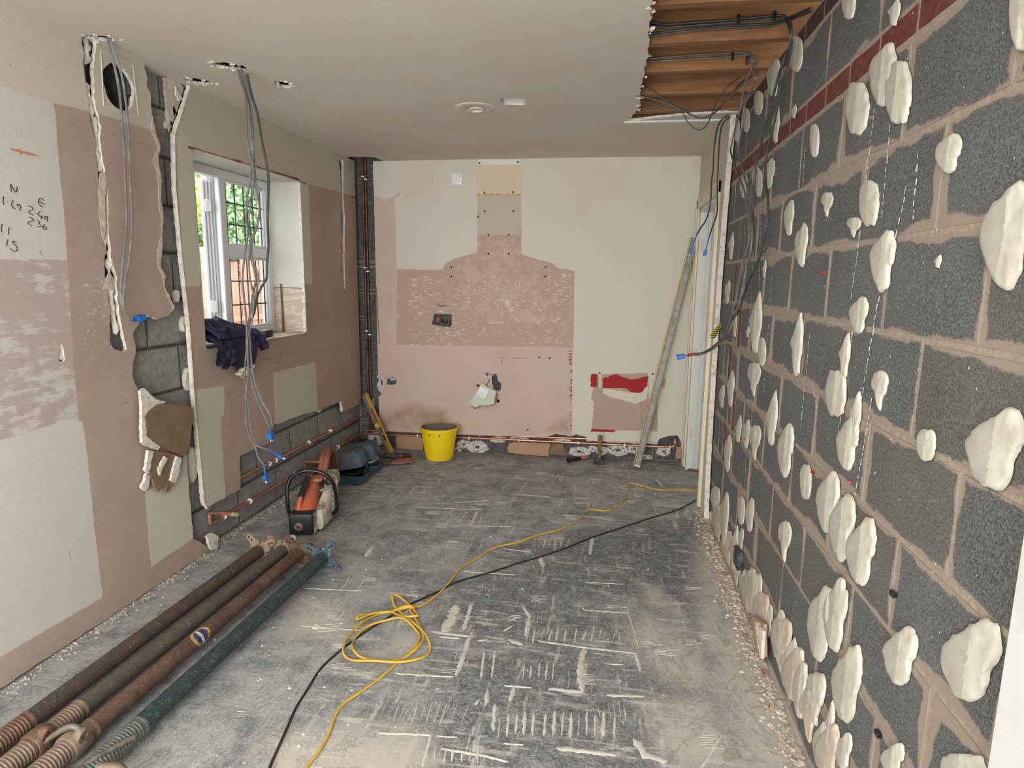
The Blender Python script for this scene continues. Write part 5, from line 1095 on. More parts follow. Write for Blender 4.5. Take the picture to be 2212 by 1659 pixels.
# ---- disc cutter
SO = Vector((*Fl(652, 1160), 0)); head = -.22
T = Matrix.Translation(SO) @ Matrix.Rotation(-head, 4, 'Z')
saw = thing('disc_cutter', 'dusty orange and white petrol disc cutter with a black loop handle', 'power tool', SO)
ORG = plain('orange_plastic', srgb(192, 88, 54), .55, 0, srgb(166, 112, 92), 9, .42, .6, 90, .1); OWH = plain('grubby_white_casting', srgb(188, 180, 166), .6, 0, srgb(140, 112, 88), 18, .5, .65, 60, .3)
BLK = plain('black_rubber', srgb(30, 30, 31), .5, 0, srgb(84, 80, 76), 40, .6, .72); GRD = plain('rusty_orange_guard', srgb(166, 98, 74), .7, 0, srgb(124, 74, 58), 12, .45, .65, 70, .3)
GRY = plain('grey_lever', srgb(112, 108, 104), .5, 0, srgb(150, 136, 122), 30)
m = MB(T); m.box((.0, .03, .078), (.138, .085, .128), bev=.014, seg=3); m.box((0, .06, .078), (.128, .03, .118), bev=.01)
fc = m.build('filter_cover', BLK, saw)
m = MB(T); 
for k in range(7): m.box((.066, .03, .045+k*.014), (.01, .05, .005), bev=.001)
m.split('vent_rib', OWH, fc)
m = MB(T); m.lathe([(.0, 0), (.020, 0), (.024, .003), (.024, .01)], (-.012, -.017, .066), (0, 1, 0), 24, cap=False); kn = m.build('screw_cap', plain('dusty_brown_knob', srgb(112, 92, 80), .6, 0, srgb(140, 120, 104), 60), fc)
m = MB(T); m.box((-.012, -.018, .066), (.03, .004, .006), rot=Matrix.Rotation(.5, 3, 'Y'), bev=.001); m.build('slot', MAT['voiddark'], kn)
def rsec(cx, y, z0, w_, h_, top=.6, n=16, lean=0):
    out = []
    for k in range(n):
        a = 2*PI*k/n+PI/n; x = math.copysign(abs(math.cos(a))**.55, math.cos(a)); z = math.copysign(abs(math.sin(a))**.55, math.sin(a))
        ww = w_/2*(1 if z < 0 else 1-(1-top)*max(z, 0)); out.append((cx+x*ww+lean*max(z, 0), y, z0+h_/2+z*h_/2))
    return out
m = MB(T); m.loft([rsec(0, .05, .07, .126, .075, .85), rsec(0, .075, .05, .136, .11, .8), rsec(0, .13, .045, .138, .145, .74), rsec(-.004, .2, .045, .136, .17, .72), rsec(-.008, .27, .05, .13, .188, .76), rsec(-.008, .32, .055, .122, .19, .84), rsec(-.004, .37, .07, .11, .165, .85), rsec(0, .39, .09, .1, .12, .85)])
hs = m.build('orange_housing', ORG, saw, ang=55)
m = MB(T); m.box((.012, .325, .243), (.085, .09, .018), bev=.007); m.build('shroud_top', plain('dusty_orange', srgb(170, 112, 92), .7, 0, srgb(190, 130, 104), 20), hs)
m = MB(T); m.lathe([(.006, 0), (.012, .001), (.013, .004)], (.05, .262, .222), (.6, -.5, .6), 14); m.build('stop_button', BLK, hs)
m = MB(T); P = [(-.03, .06, .13), (-.028, .08, .175), (-.024, .12, .212), (-.018, .18, .25), (-.012, .235, .275), (-.01, .265, .268), (-.01, .28, .225)]; m.tube(P, .0135, 12, 5, flat=1.15); gr = m.build('rear_handle', ORG, saw)
m = MB(T); m.tube([(-.026, .1, .2), (-.022, .14, .228), (-.017, .19, .256), (-.012, .24, .277)], .0165, 12, 5, flat=1.1); m.build('rubber_grip', BLK, gr)
m = MB(T); lp_ = [(-.075, .1, .07), (-.095, .095, .12), (-.1, .1, .2), (-.098, .11, .27), (-.07, .12, .325), (-.01, .125, .352), (.05, .13, .352), (.11, .135, .33), (.15, .14, .285), (.165, .15, .22), (.168, .16, .15), (.165, .17, .1), (.14, .18, .07), (.1, .2, .06)]
m.tube(lp_, .0115, 12, 6); lh = m.build('loop_handle', plain('gloss_black_tube', srgb(22, 22, 24), .28, 0, srgb(60, 58, 56), 20, .6, .75), saw)
m = MB(T); m.tube([(.12, .15, .33), (.16, .17, .31), (.175, .16, .27), (.165, .15, .25)], .005, 8, 5); m.build('water_hose', GRY, lh)
m = MB(T); m.loft([rsec(.085, .06, .02, .05, .1, .8), rsec(.09, .12, .02, .075, .14, .7), rsec(.1, .2, .02, .085, .19, .6), rsec(.1, .28, .025, .085, .22, .6), rsec(.1, .36, .04, .075, .21, .7), rsec(.095, .42, .06, .06, .16, .8)]); eng = m.build('engine_casting', OWH, saw, ang=50)
m = MB(T); m.box((.0, .16, .03), (.15, .3, .045), bev=.01, seg=2); m.box((0, .06, .012), (.1, .06, .024), bev=.004); m.box((.05, .3, .012), (.08, .06, .024), bev=.004); m.build('fuel_tank', OWH, saw)
m = MB(T); m.lathe([(.018, 0), (.02, .004), (.02, .02), (.016, .024)], (.085, .1, .13), (.3, -.4, .9), 16); m.build('fuel_cap', plain('grubby_cap', srgb(150, 140, 126), .6, 0, srgb(90, 74, 60), 40), eng)
m = MB(T); m.tube([(.095, .13, .12), (.085, .105, .118), (.06, .11, .122), (.055, .13, .128)], .003, 6, 5); m.build('fuel_line', BLK, eng)
m = MB(T); m.box((.105, .2, .225), (.09, .018, .016), rot=Matrix.Rotation(-.35, 3, 'Y') @ Matrix.Rotation(.4, 3, 'Z'), bev=.004); m.lathe([(.012, 0), (.014, .05)], (.105, .19, .15), (0, .1, 1), 12); m.build('choke_lever', GRY, eng)
m = MB(T); m.lathe([(.02, 0), (.026, .008), (.024, .028), (.015, .034)], (.115, .255, .245), (-.3, -.9, .3), 16); m.build('primer_knob', BLK, eng)
m = MB(T); m.box((.14, .26, .25), (.03, .03, .04), bev=.004); m.box((.135, .24, .26), (.02, .02, .02), bev=.003); m.build('copper_valve', MAT['copper'], eng)
m = MB(T); m.lathe([(.01, 0), (.012, .02), (.007, .03), (.007, .05)], (.14, .2, .2), (.5, -.6, -.5), 10); m.build('hose_coupling', GRY, eng)
for z in (.1, .13, .16):
    m = MB(T); m.box((.142, .25, z), (.006, .16, .008), bev=.002); m.build('cooling_fin', OWH, eng)
m = MB(T); m.box((.075, .48, .17), (.05, .26, .075), bev=.012, seg=2); m.box((.075, .45, .225), (.06, .16, .03), bev=.006); arm = m.build('belt_arm', OWH, saw)
m = MB(T)
for (y, z) in ((.42, .243), (.47, .243), (.4, .2)): m.lathe([(.006, 0), (.006, .004)], (.075, y, z), (0, 0, 1), 8)
m.split('screw', MAT['scratch'], arm)
gc = Vector((.02, .62, .175)); m = MB(T); secs = []
for k in range(25):
    a = math.radians(-25+k*230/24); R1, R0 = .178, .03; ca_, sa_ = math.cos(a), math.sin(a)
    c = lambda x, r_: (gc.x+x, gc.y-ca_*r_*1, gc.z+sa_*r_)
    secs.append([c(-.03, R0), c(-.034, .1), c(-.03, R1-.012), c(-.018, R1), c(.018, R1), c(.03, R1-.012), c(.03, R1-.03), c(.024, R1-.03), c(.014, R1-.008), c(-.014, R1-.008), c(-.024, R1-.02), c(-.028, .1), c(-.024, R0)])
m.loft(secs); gd = m.build('blade_guard', GRD, saw, ang=50)
m = MB(T); m.tube([(gc.x+.0, gc.y-.185, gc.z+.02), (gc.x+.0, gc.y-.13, gc.z+.13), (gc.x, gc.y-.06, gc.z+.172)], .003, 6, 4); m.build('guard_seam', MAT['scratch'], gd)
m = MB(T); m.box((gc.x+.035, gc.y-.05, gc.z+.185), (.012, .02, .05), bev=.003); m.build('guard_lever', BLK, gd)
m = MB(T); m.lathe([(.02, -.0016), (.15, -.0016), (.15, .0016), (.02, .0016)], gc, (1, 0, 0), 40); bld = m.build('cutting_disc', plain('dirty_disc', srgb(78, 70, 64), .6, .4, srgb(120, 96, 78), 30), saw)
m = MB(T); m.lathe([(.028, -.03), (.032, -.02), (.032, .045), (.02, .055)], gc, (1, 0, 0), 20); m.build('arbor', P_RUST, saw)

# ---- half-open tool case
CO = Vector((*Fl(783, 1051), 0)); CB = Vector((*Fl(828, 1014), 0)); ly = (CB-CO).length; rot = math.atan2(-(CB-CO).x, (CB-CO).y)
T = Matrix.Translation(CO) @ Matrix.Rotation(rot, 4, 'Z')     # x to the left is negative: case spans x in [-.34,0], y in [0,ly]
case = thing('tool_case', 'scuffed blue-green plastic tool case lying half open behind the saw', 'tool case', CO)
TQ = plain('teal_case_plastic', srgb(44, 68, 80), .5, 0, srgb(74, 92, 98), 7, .45, .7, 50, .1); TQ2 = plain('dusty_case_lid', srgb(84, 94, 98), .7, 0, srgb(50, 78, 96), 5, .45, .65, 50, .15)
Wc = .3
def tray(m, z0, z1, out, flare=0, notch=True):
    # outline with a handle notch in the middle of the long side
    a, b = ly*.36, ly*.62; q = .05 if notch else 0
    def ring(e, z): return [(-Wc-e, -e, z), (0+e-.015, -e, z), (e, .015-e, z), (e, a-.02, z), (e-q, a+.01, z), (e-q, b-.01, z), (e, b+.02, z), (e, ly+e-.015, z), (e-.015, ly+e, z), (-Wc-e, ly+e, z)]
    m.loft([ring(-.01-flare, z0), ring(0-flare*.6, z0+(z1-z0)*.15), ring(0, z1)], cap=False); n = 10
    P = ring(-.01-flare, z0); m.add(P, [tuple(range(n))])
    R_ = ring(.006, z1); R2 = ring(.006, z1-.012*(1 if z1 > z0 else -1)); R3 = ring(0, z1-.012*(1 if z1 > z0 else -1)); m.loft([R3, R2, R_, ring(-.006, z1), ring(-.008, z1-.02*(1 if z1 > z0 else -1))], cap=False)
    P = ring(-.012, z0+(z1-z0)*.3); 
m = MB(T); tray(m, .002, .07, 1, .006); m.build('case_base', TQ, case)
m = MB(T); m.add([(-Wc+.01, .01, .02), (-.06, .01, .02), (-.06, ly-.01, .02), (-Wc+.01, ly-.01, .02)], [(0, 1, 2, 3)]); m.build('case_dark_sheet', MAT['voiddark'], case)  # flat near-black sheet across the inside of the base
T2 = T @ Matrix.Translation((-Wc, 0, .078)) @ Matrix.Rotation(-.22, 4, 'Y') @ Matrix.Translation((Wc, 0, 0))
m = MB(T2); tray(m, .1, .0, 1, .012)
lid = m.build('case_lid', TQ2, case)
m = MB(T2)
for (y0, y1) in ((.02, ly*.34), (ly*.66, ly-.02)): m.box((-.15, (y0+y1)/2, .104), (.24, y1-y0, .012), bev=.005)
m.split('lid_panel', TQ2, lid)
m = MB(T2)
for k in range(5): m.box((-.21+k*.02, ly*.5, .106), (.008, ly*.5, .006), bev=.002)
m.build('lid_lettering_relief', plain('worn_relief', srgb(120, 116, 108), .8, 0, srgb(84, 88, 90), 30), lid)
m = MB(T2); m.tube([(.005, ly*.3, -.004), (.03, ly*.36, -.008), (.03, ly*.62, -.008), (.005, ly*.68, -.004)], .0085, 10, 5); m.build('carry_handle', plain('pale_handle', srgb(116, 122, 118), .5, 0, srgb(70, 80, 86), 20), lid)
m = MB(T2); m.box((.004, ly*.2, -.012), (.012, .035, .035), bev=.003); m.box((.004, ly*.8, -.012), (.012, .035, .035), bev=.003); m.split('latch', BLK, lid)
m = MB(T); m.box((-.14, .14, .045), (.12, .1, .04), bev=.008); m.tube([(-.2, .06, .05), (-.1, .08, .06), (-.05, .2, .05), (-.12, .3, .05)], .006, 8, 4)
tag(m.build('tool_clutter', BLK, None, origin=T @ Vector((-.14, .14, .02))), 'dark tool and coiled flex just visible inside the half-open case', 'tool')

# ---- gloves
def glove(loc, ang, label, cpalm, cback, roll=0, sc=1):
    T = Matrix.Translation(loc) @ Matrix.Rotation(ang, 4, 'Z') @ Matrix.Rotation(roll, 4, 'Y') @ Matrix.Scale(sc, 4); o = thing('work_glove', label, 'glove', loc)
    m = MB(T); m.loft([rsec(0, -.02, 0, .08, .03, 1), rsec(0, .02, .0, .082, .032, 1), rsec(0, .06, 0, .095, .034, .95), rsec(0, .09, 0, .09, .028, .9)]); 
    for k, (x, l) in enumerate(((-.034, .062), (-.012, .078), (.011, .074), (.033, .058))): m.tube([(x, .08, .014), (x*1.12, .08+l*.45, .024), (x*1.2, .08+l*.8, .02), (x*1.22, .08+l, .008)], lambda t: .0125-.003*t*t, 9, 4)
    m.tube([(-.035, .02, .014), (-.06, .045, .02), (-.072, .08, .014)], lambda t: .014-.003*t, 9, 4); m.build('glove_shell', cpalm, o, ang=60)
    m = MB(T); m.loft([rsec(0, -.085, 0, .09, .022, 1), rsec(0, -.05, 0, .082, .026, 1), rsec(0, -.018, 0, .083, .033, 1)]); m.build('knit_cuff', cback, o, ang=60); return o
GR = plain('orange_dusty_glove', srgb(164, 84, 66), .8, 0, srgb(104, 96, 92), 11, .5, .62); GK = plain('grey_black_glove', srgb(66, 62, 62), .8, 0, srgb(100, 96, 94), 30, .45, .6); RD = plain('dark_red_knit', srgb(118, 34, 36), .9, 0, srgb(40, 32, 34), 30, .5, .7)
g1 = on(850, 1003, 2, 0); g2 = on(858, 990, 2, 0)
glove((g1.x, g1.y, .002), -1.15, 'front dusty orange work glove lying by the tool case, grey fingertips to the right', GR, GK, 0, 1.0)
glove((g2.x+.02, g2.y+.03, .002), 1.9, 'rear grey and red work glove, its dark red cuff towards the bucket', GK, RD, .1, 1.0)
# ---- bucket
bp = on(948, 990, 2, 0); bk_ = thing('bucket', 'bright yellow plastic builder bucket with a mortar-caked inside', 'bucket', (bp.x, bp.y+.02, 0)); bc = (bp.x, bp.y+.02, 0)
YB_ = plain('yellow_bucket_plastic', srgb(232, 200, 16), .42, 0, srgb(206, 172, 30), 8, .55, .8)
t = NT('speckled_yellow'); n = t.noise(80, 3, .7); YB_ = t.done(t.mix(t.step(n, .66, .7, 0, .8), t.mix(t.step(t.noise(6, 4), .5, .75, 0, .6), srgb(234, 202, 14), srgb(206, 174, 34)), srgb(90, 80, 40)), .42)
m = MB(); m.lathe([(.108, .012), (.113, .014), (.145, .235), (.148, .237), (.157, .238), (.159, .262), (.156, .266), (.147, .266)], bc, (0, 0, 1), 48, cap=False)
m.lathe([(.1, .014), (.1, .0), (.108, .0), (.108, .014)], bc, (0, 0, 1), 48, cap=False)
m.build('bucket_wall', YB_, bk_, ang=35)
m = MB()
for k in range(40):
    a = 2*PI*k/40; e = (math.cos(a), math.sin(a)); m.tube([(bc[0]+.1135*e[0], bc[1]+.1135*e[1], .02), (bc[0]+.144*e[0], bc[1]+.144*e[1], .23)], .0013, 4)
m.split('moulded_rib', YB_, bk_)
m = MB(); m.lathe([(.145, .262), (.141, .22), (.11, .03), (.001, .028)], bc, (0, 0, 1), 40, cap=False); m.build('caked_mortar', plain('caked_mortar', srgb(128, 122, 114), .95, 0, srgb(92, 88, 82), 22, .4, .65, 40, .6), bk_)
m = MB()
for a in (-1.3, -1.85): m.lathe([(.006, 0), (.006, .004)], (bc[0]+.147*math.cos(a), bc[1]+.147*math.sin(a), .222), (math.cos(a), math.sin(a), 0), 10)
m.split('handle_hole', MAT['voiddark'], bk_)
# ---- levels
ALU = plain('scuffed_aluminium', srgb(132, 131, 128), .5, .3, srgb(100, 99, 98), 20, .45, .7); YEL = plain('yellow_level_face', srgb(186, 150, 60), .5, 0, srgb(160, 128, 60), 30, .5, .7)
def bar_between(a, b, w_, d_, m, off=(0, 0), facing=Vector((0, -1, 0)), bev=.002, s0=0, s1=1):
    a, b = Vector(a), Vector(b); ax = (b-a).normalized(); f = (facing-ax*facing.dot(ax)).normalized(); sd = ax.cross(f); q = Matrix((sd, f, ax)).transposed(); c = a+(b-a)*((s0+s1)/2)+sd*off[0]+f*off[1]
    m.box(c, (w_, d_, (b-a).length*(s1-s0)), rot=q, bev=bev)
a = on(1377, 1008, 1, 4.93); a.z = .03; b = on(1502, 514, 1, 5.03)
se = thing('straight_edge', 'long aluminium straight edge with a yellow side leaning across the back wall', 'straight edge', (a.x, a.y, 0))
fv = Vector((-.25, -.97, 0))
m = MB(); bar_between(a, b, .044, .022, m, (0, 0), fv); m.build('beam', ALU, se)
m = MB(); bar_between(a, b, .009, .028, m, (-.0265, .004), fv, .001); bar_between(a, b, .003, .021, m, (.0235, 0), fv, .001); m.split('yellow_side', YEL, se)
m = MB(); bar_between(a, b, .05, .026, m, (0, 0), fv, .002, -.008, .0); bar_between(a, b, .05, .026, m, (0, 0), fv, .002, 1, 1.008); m.split('end_cap', MAT['gypsum'], se)
m = MB()
for s_ in (.18, .5, .66): bar_between(a, b, .0045, .022, m, (-.0235, 0), fv, .001, s_, s_+.03)
m.split('vial_mark', MAT['blackplastic'], se)
a = on(845, 983, 1, 4.86); a.z = .03; b = on(788, 852, 1, 5.06)
lv = thing('spirit_level', 'short yellow spirit level leaning into the left back corner', 'spirit level', (a.x, a.y, 0)); fv = Vector((-.3, -.95, 0))
m = MB(); bar_between(a, b, .03, .024, m, (-.017, 0), fv); m.build('beam', ALU, lv)
m = MB(); bar_between(a, b, .028, .022, m, (.014, 0), fv, .001); fa = m.build('yellow_face', YEL, lv)
for (s0, s1, mt) in ((.5, .74, 'redpaint'), (.33, .42, 'blackplastic'), (.2, .3, 'blackplastic')):
    m = MB(); bar_between(a, b, .016, .003, m, (.014, .0125), fv, .001, s0, s1); m.build('face_band', MAT[mt], fa)
m = MB(); bar_between(a, b, .03, .01, m, (-.012, .014), fv, .002, .44, .5); m.build('vial', plain('lime_vial', srgb(170, 200, 60), .2), lv)
m = MB(); bar_between(a, b, .062, .028, m, (0, 0), fv, .003, -.03, .0); bar_between(a, b, .062, .028, m, (0, 0), fv, .003, 1, 1.02); m.split('end_cap', plain('red_end_cap', srgb(120, 60, 56), .6), lv)
# ---- hammers
hp = on(1294, 1004, 2, 0); hp.y += .02; hm = thing('club_hammer', 'club hammer standing on its dark head, wooden handle upright with figures 90', 'hammer', (hp.x, hp.y, 0))
m = MB(); m.box((hp.x, hp.y, .026), (.09, .045, .048), bev=.007, seg=2); m.build('hammer_head', plain('dark_iron', srgb(48, 48, 40), .6, .4, srgb(84, 80, 66), 40), hm)
m = MB(); m.loft([[(hp.x+w_*math.cos(a), hp.y+w_*.7*math.sin(a), z) for a in np.linspace(0, 2*PI, 13)[:-1]] for z, w_ in ((.04, .012), (.07, .0135), (.12, .014), (.17, .015), (.21, .018), (.232, .0195), (.238, .017))])
WD = None; t = NT('old_ash_handle'); n = t.noise(20, 6, .7, stretch=(3, 3, .3)); WD = t.done(t.mix(t.step(n, .35, .65), srgb(104, 72, 44), srgb(156, 116, 74)), .6); hh = m.build('wooden_handle', WD, hm)
def hk(x, z): return (hp.x+x, hp.y-.0135, z)
m = MB(); m.tube([hk(.009*math.cos(a)*1.1, .1+.0065*math.sin(a)) for a in np.linspace(0, 2*PI, 15)], .0012, 4); m.tube([hk(-.007+.0+.0045*math.cos(a), .122+.006*math.sin(a)) if False else hk(.002+.0055*math.cos(a), .122+.0045*math.sin(a)) for a in np.linspace(0, 2*PI, 11)], .0012, 4); m.tube([hk(.0075, .122), hk(.006, .128), hk(-.006, .131)], .0012, 4, 3); m.build('burnt_figures', MAT['ink'], hh)
tp_ = on(1226, 1000, 2, 0); te = on(1278, 994, 2, 0); d = Vector((te.x-tp_.x, te.y-tp_.y+.03, 0)); b0 = Vector((tp_.x, tp_.y+.01, .02))
bt = thing('bolster', 'short dark hand tool with a red grip lying beside the club hammer', 'hand tool', (tp_.x, tp_.y, 0))
m = MB(); m.lathe([(.022, 0), (.024, .006), (.024, .016), (.015, .02), (.016, .06), (.014, .1), (.013, .13)], b0, d, 14); m.build('dark_shank', BLK, bt)
m = MB(); m.lathe([(.012, .13), (.0145, .134), (.0135, .17), (.0145, .2), (.009, .206)], b0, d, 14); m.build('red_grip', plain('worn_red_grip', srgb(150, 66, 72), .6, 0, srgb(176, 120, 116), 30), bt)
for k in range(1): pass
# ---- sockets
p = on(988, 387, 1, YB); so = thing('wall_socket', 'white switched socket high on the back wall', 'socket', (p.x, YB, p.z))
m = MB(); m.box((p.x, YB-.006, p.z), (.088, .012, .09), bev=.003, seg=2); fpz = m.build('face_plate', MAT['clip'], so)
m = MB(); m.box((p.x+.02, YB-.014, p.z+.025), (.018, .006, .024), bev=.001); m.build('rocker', MAT['gypsum'], fpz)
m = MB(); m.box((p.x-.006, YB-.0125, p.z+.004), (.004, .002, .009)); m.box((p.x-.02, YB-.0125, p.z-.018), (.007, .002, .004)); m.box((p.x+.01, YB-.0125, p.z-.018), (.007, .002, .004)); m.split('pin_hole', MAT['voiddark'], fpz)
p = on(955, 692, 1, YB-.02); ck_ = thing('cooker_switch', 'black cooker switch with red rocker hanging skewed off the back wall', 'switch', (p.x, YB, p.z)); Rk = Matrix.Rotation(-.13, 3, 'Y').inverted() @ Matrix.Rotation(.12, 3, 'X')
Rk = Matrix.Rotation(.13, 3, 'Y') @ Matrix.Rotation(-.3, 3, 'X')
BKF = plain('gunmetal_plate', srgb(62, 62, 62), .35, .5, srgb(96, 96, 94), 30)
m = MB(); m.box((p.x, p.y-.01, p.z), (.15, .012, .09), rot=Rk, bev=.003); fpk = m.build('face_plate', BKF, ck_)
def kp(x, z, y=-.0075): return Vector((p.x, p.y-.01, p.z))+Rk @ Vector((x, y, z))
m = MB(); m.box(kp(-.03, .002), (.022, .006, .038), rot=Rk, bev=.002); m.build('red_rocker', plain('red_rocker', srgb(190, 60, 60), .4), fpk)
m = MB(); m.box(kp(.008, 0), (.015, .004, .028), rot=Rk); m.box(kp(.046, .004), (.01, .004, .03), rot=Rk); m.box(kp(.03, -.01), (.02, .004, .01), rot=Rk); m.box(kp(.052, -.012), (.014, .004, .012), rot=Rk); m.split('socket_slot', MAT['voiddark'], fpk)
m = MB(); m.box((p.x+.005, YB+.002, p.z+.006), (.14, .05, .085), bev=.003); m.build('back_box', MAT['blackplastic'], ck_)
m = MB()
for x in (-.062, .062): m.lathe([(.004, 0), (.004, .002)], kp(x, 0, -.008), Rk @ Vector((0, 1, 0)), 10)
m.split('screw', ALU, fpk)
hsn = thing('hanging_socket', 'white socket still on its torn scrap of board, hanging by one wire', 'socket', (on(1045, 855, 1, YB-.03))); HY = YB-.045
sc_ = [(1041, 829), (1072, 846), (1068, 860), (1068, 872), (1055, 876), (1037, 875), (1026, 881), (1013, 870), (1020, 862)]; P = rag([(lambda q: (q.x, q.z))(on(x, y, 1, HY)) for x, y in sc_], .003, .015, 2); n = len(P)
V = [(q[0], HY+(.0), q[1]) for q in P]+[(q[0], HY+.012, q[1]) for q in P]; sp_ = obj('board_scrap', V, [tuple(range(n))[::-1]]+[(i, (i+1) % n, (i+1) % n+n, i+n) for i in range(n)], None, hsn, smooth=False, mats=[plain('pale_green_paint', srgb(196, 200, 184), .7)], midx=[0]*(n+1))
P2 = rag([(lambda q: (q.x, q.z))(on(x, y, 1, HY)) for x, y in ((1072, 846), (1073, 866), (1068, 874), (1050, 879), (1040, 878), (1028, 883), (1024, 884), (1018, 878), (1026, 881), (1037, 875), (1055, 876), (1068, 872), (1068, 860))], .002, .015, 2); n = len(P2)
V = [(q[0], HY+.002, q[1]) for q in P2]+[(q[0], HY+.013, q[1]) for q in P2]; obj('torn_paper_edge', V, [tuple(range(n))[::-1]]+[(i, (i+1) % n, (i+1) % n+n, i+n) for i in range(n)], plain('brown_torn_paper', srgb(150, 104, 60), .9), sp_, smooth=False)
c = on(1043, 848, 1, HY); Rs = Matrix.Rotation(.45, 3, 'Y'); m = MB(); m.box((c.x, HY-.008, c.z), (.085, .018, .09), rot=Rs, bev=.003, seg=2); fs = m.build('face_plate', MAT['clip'], hsn)
def sp2(x, z, y=-.0185): return Vector((c.x, HY, c.z))+Rs @ Vector((x, y, z))
m = MB(); m.box(sp2(-.008, .002), (.004, .003, .009), rot=Rs); m.box(sp2(-.018, -.02), (.007, .003, .004), rot=Rs); m.box(sp2(.012, -.02), (.007, .003, .004), rot=Rs); m.split('pin_hole', MAT['voiddark'], fs)
m = MB(); m.box(sp2(.016, .026, -.018), (.018, .005, .022), rot=Rs, bev=.001); m.build('rocker', MAT['clip'], fs)
m = MB(); a_ = on(1050, 838, 1, YB-.01); m.tube([on(1057, 815, 1, YB+.02), on(1056, 824, 1, YB-.02), on(1050, 833, 1, YB-.03), on(1049, 842, 1, YB-.03)], .003, 8, 5); m.build('wire', MAT['blackplastic'], hsn)
p = on(1508, 358, 1, YB); jb_ = thing('junction_box', 'small square painted-over cover plate high in the right back corner', 'cover plate', (p.x, YB, p.z))
m = MB(); m.box((p.x-.004, YB-.006, p.z-.004), (.06, .012, .09), bev=.003); pj = m.build('plate', MAT['ceil'], jb_); m = MB(); m.box((p.x, YB-.014, p.z-.002), (.035, .006, .055), bev=.003); m.build('raised_centre', MAT['ceil'], pj)

# ---- jacket bundled on the sill
t = NT('navy_cloth'); n = t.noise(7, 5, .6); g = t.new('ShaderNodeNewGeometry').outputs['Position']; c = t.mix(t.step(n, .4, .7), srgb(20, 23, 46), srgb(36, 41, 72)); pf = t.attr('patch')
c = t.mix(t.math('MULTIPLY', pf, t.step(t.noise(60, 4, .7), .42, .5)), c, srgb(190, 184, 158)); t.bump(t.noise(200, 2), .15, .001); NAVY = t.done(c, .75)
jk = thing('jacket', 'crumpled navy work jacket slung over the window sill', 'jacket', (XL, 3.25, 1.09))
def cloth(name, fy0, fy1, path, low, seed, amp, na=70, nb=60, mask=None):
    V = []; F = []; pat = []
    for i in range(na+1):
        a = i/na
        for j in range(nb+1):
            b = j/nb; P = path; s_ = b*(len(P)-1); k = min(int(s_), len(P)-2); f = s_-k; x = P[k][0]*(1-f)+P[k+1][0]*f; z = P[k][1]*(1-f)+P[k+1][1]*f
            if z < 1.09: z = 1.09-(1.09-z)*low(a)
            y = fy0(b)+(fy1(b)-fy0(b))*a
            n1 = mn.noise((y*9+z*5+seed, x*8, z*7)); n2 = 1-abs(mn.noise((y*15-z*12, x*14+seed, z*10)))*2.2; n3 = 1-abs(mn.noise((y*30+z*8, x*30, z*16+seed)))*2
            h = amp*(n1*.7+max(n2, -.5)*.7+max(n3, -.5)*.25)
            e = min(1, 4*min(a, 1-a)+.25)
            edge = (1 if x < XL-.03 else 0)
            V.append((x+(h*.9 if not edge else h*.15)*1, y+.4*h*math.sin(z*40), z+(h*e if edge else h*.25)))
            pat.append(mask(y, z) if mask else 0)
    for i in range(na):
        for j in range(nb): q = i*(nb+1)+j; F.append((q, q+1, q+nb+2, q+nb+1))
    o = obj(name, V, F, NAVY, jk, ang=120); at = o.data.attributes.new('patch', 'FLOAT', 'POINT'); at.data.foreach_set('value', pat)
    md = o.modifiers.new('cloth_thickness', 'SOLIDIFY'); md.thickness = .003; md.offset = 1; return o
pth = [(-2.29, 1.115), (-2.24, 1.15), (-2.18, 1.155), (-2.12, 1.14), (-2.085, 1.12), (-2.06, 1.07), (-2.055, 1.0), (-2.055, .93), (-2.06, .885)]
lowf = lambda a: np.interp(a, [0, .12, .25, .34, .42, .55, .68, .78, .86, .93, 1], [.35, .52, .62, .5, .6, .85, 1.0, .98, .7, .35, .12])
cloth('jacket_body', lambda b: 3.03-.035*max(0, b-.6)*2.5, lambda b: 3.44-.03*b, pth, lowf, 1.3, .03, mask=lambda y, z: 1.0 if 3.2 < y < 3.4 and z < .958 else 0.0)
cloth('collar', lambda b: 3.03, lambda b: 3.34, [(-2.3, 1.12), (-2.27, 1.2), (-2.22, 1.215), (-2.16, 1.2), (-2.1, 1.17), (-2.07, 1.13)], lambda a: 1, 5.1, .034, 60, 40)
def sleeve(name, pts, r0, r1, seed):
    P = catmull(pts, 9); V = []; F = []; n = 22
    for i, p in enumerate(P):
        tt = i/(len(P)-1); dd = (P[min(i+1, len(P)-1)]-P[max(i-1, 0)]).normalized(); up = dd.orthogonal().normalized() if i == 0 else (up-dd*up.dot(dd)).normalized(); s2 = dd.cross(up); r_ = r0+(r1-r0)*tt
        for k in range(n):
            a = 2*PI*k/n; q = r_*(1+.28*mn.noise((math.cos(a)*1.6, math.sin(a)*1.6, tt*9+seed))+.14*math.sin(tt*34+math.sin(a+seed)*2.5)); V.append(p+up*q*math.cos(a)+s2*q*math.sin(a)*.75)
        if i: F += [((i-1)*n+k, (i-1)*n+(k+1) % n, i*n+(k+1) % n, i*n+k) for k in range(n)]
    m_ = len(P); F += [tuple(range(n))[::-1], tuple((m_-1)*n+k for k in range(n))]; o = obj(name, V, F, NAVY, jk, ang=120); o.data.attributes.new('patch', 'FLOAT', 'POINT')
sleeve('sleeve', [(-2.2, 3.3, 1.17), (-2.15, 3.38, 1.17), (-2.1, 3.45, 1.14), (-2.075, 3.5, 1.09), (-2.06, 3.52, 1.04)], .038, .03, 2)
sleeve('sleeve', [(-2.2, 3.12, 1.17), (-2.12, 3.14, 1.14), (-2.06, 3.15, 1.06), (-2.05, 3.16, .99)], .045, .036, 7)
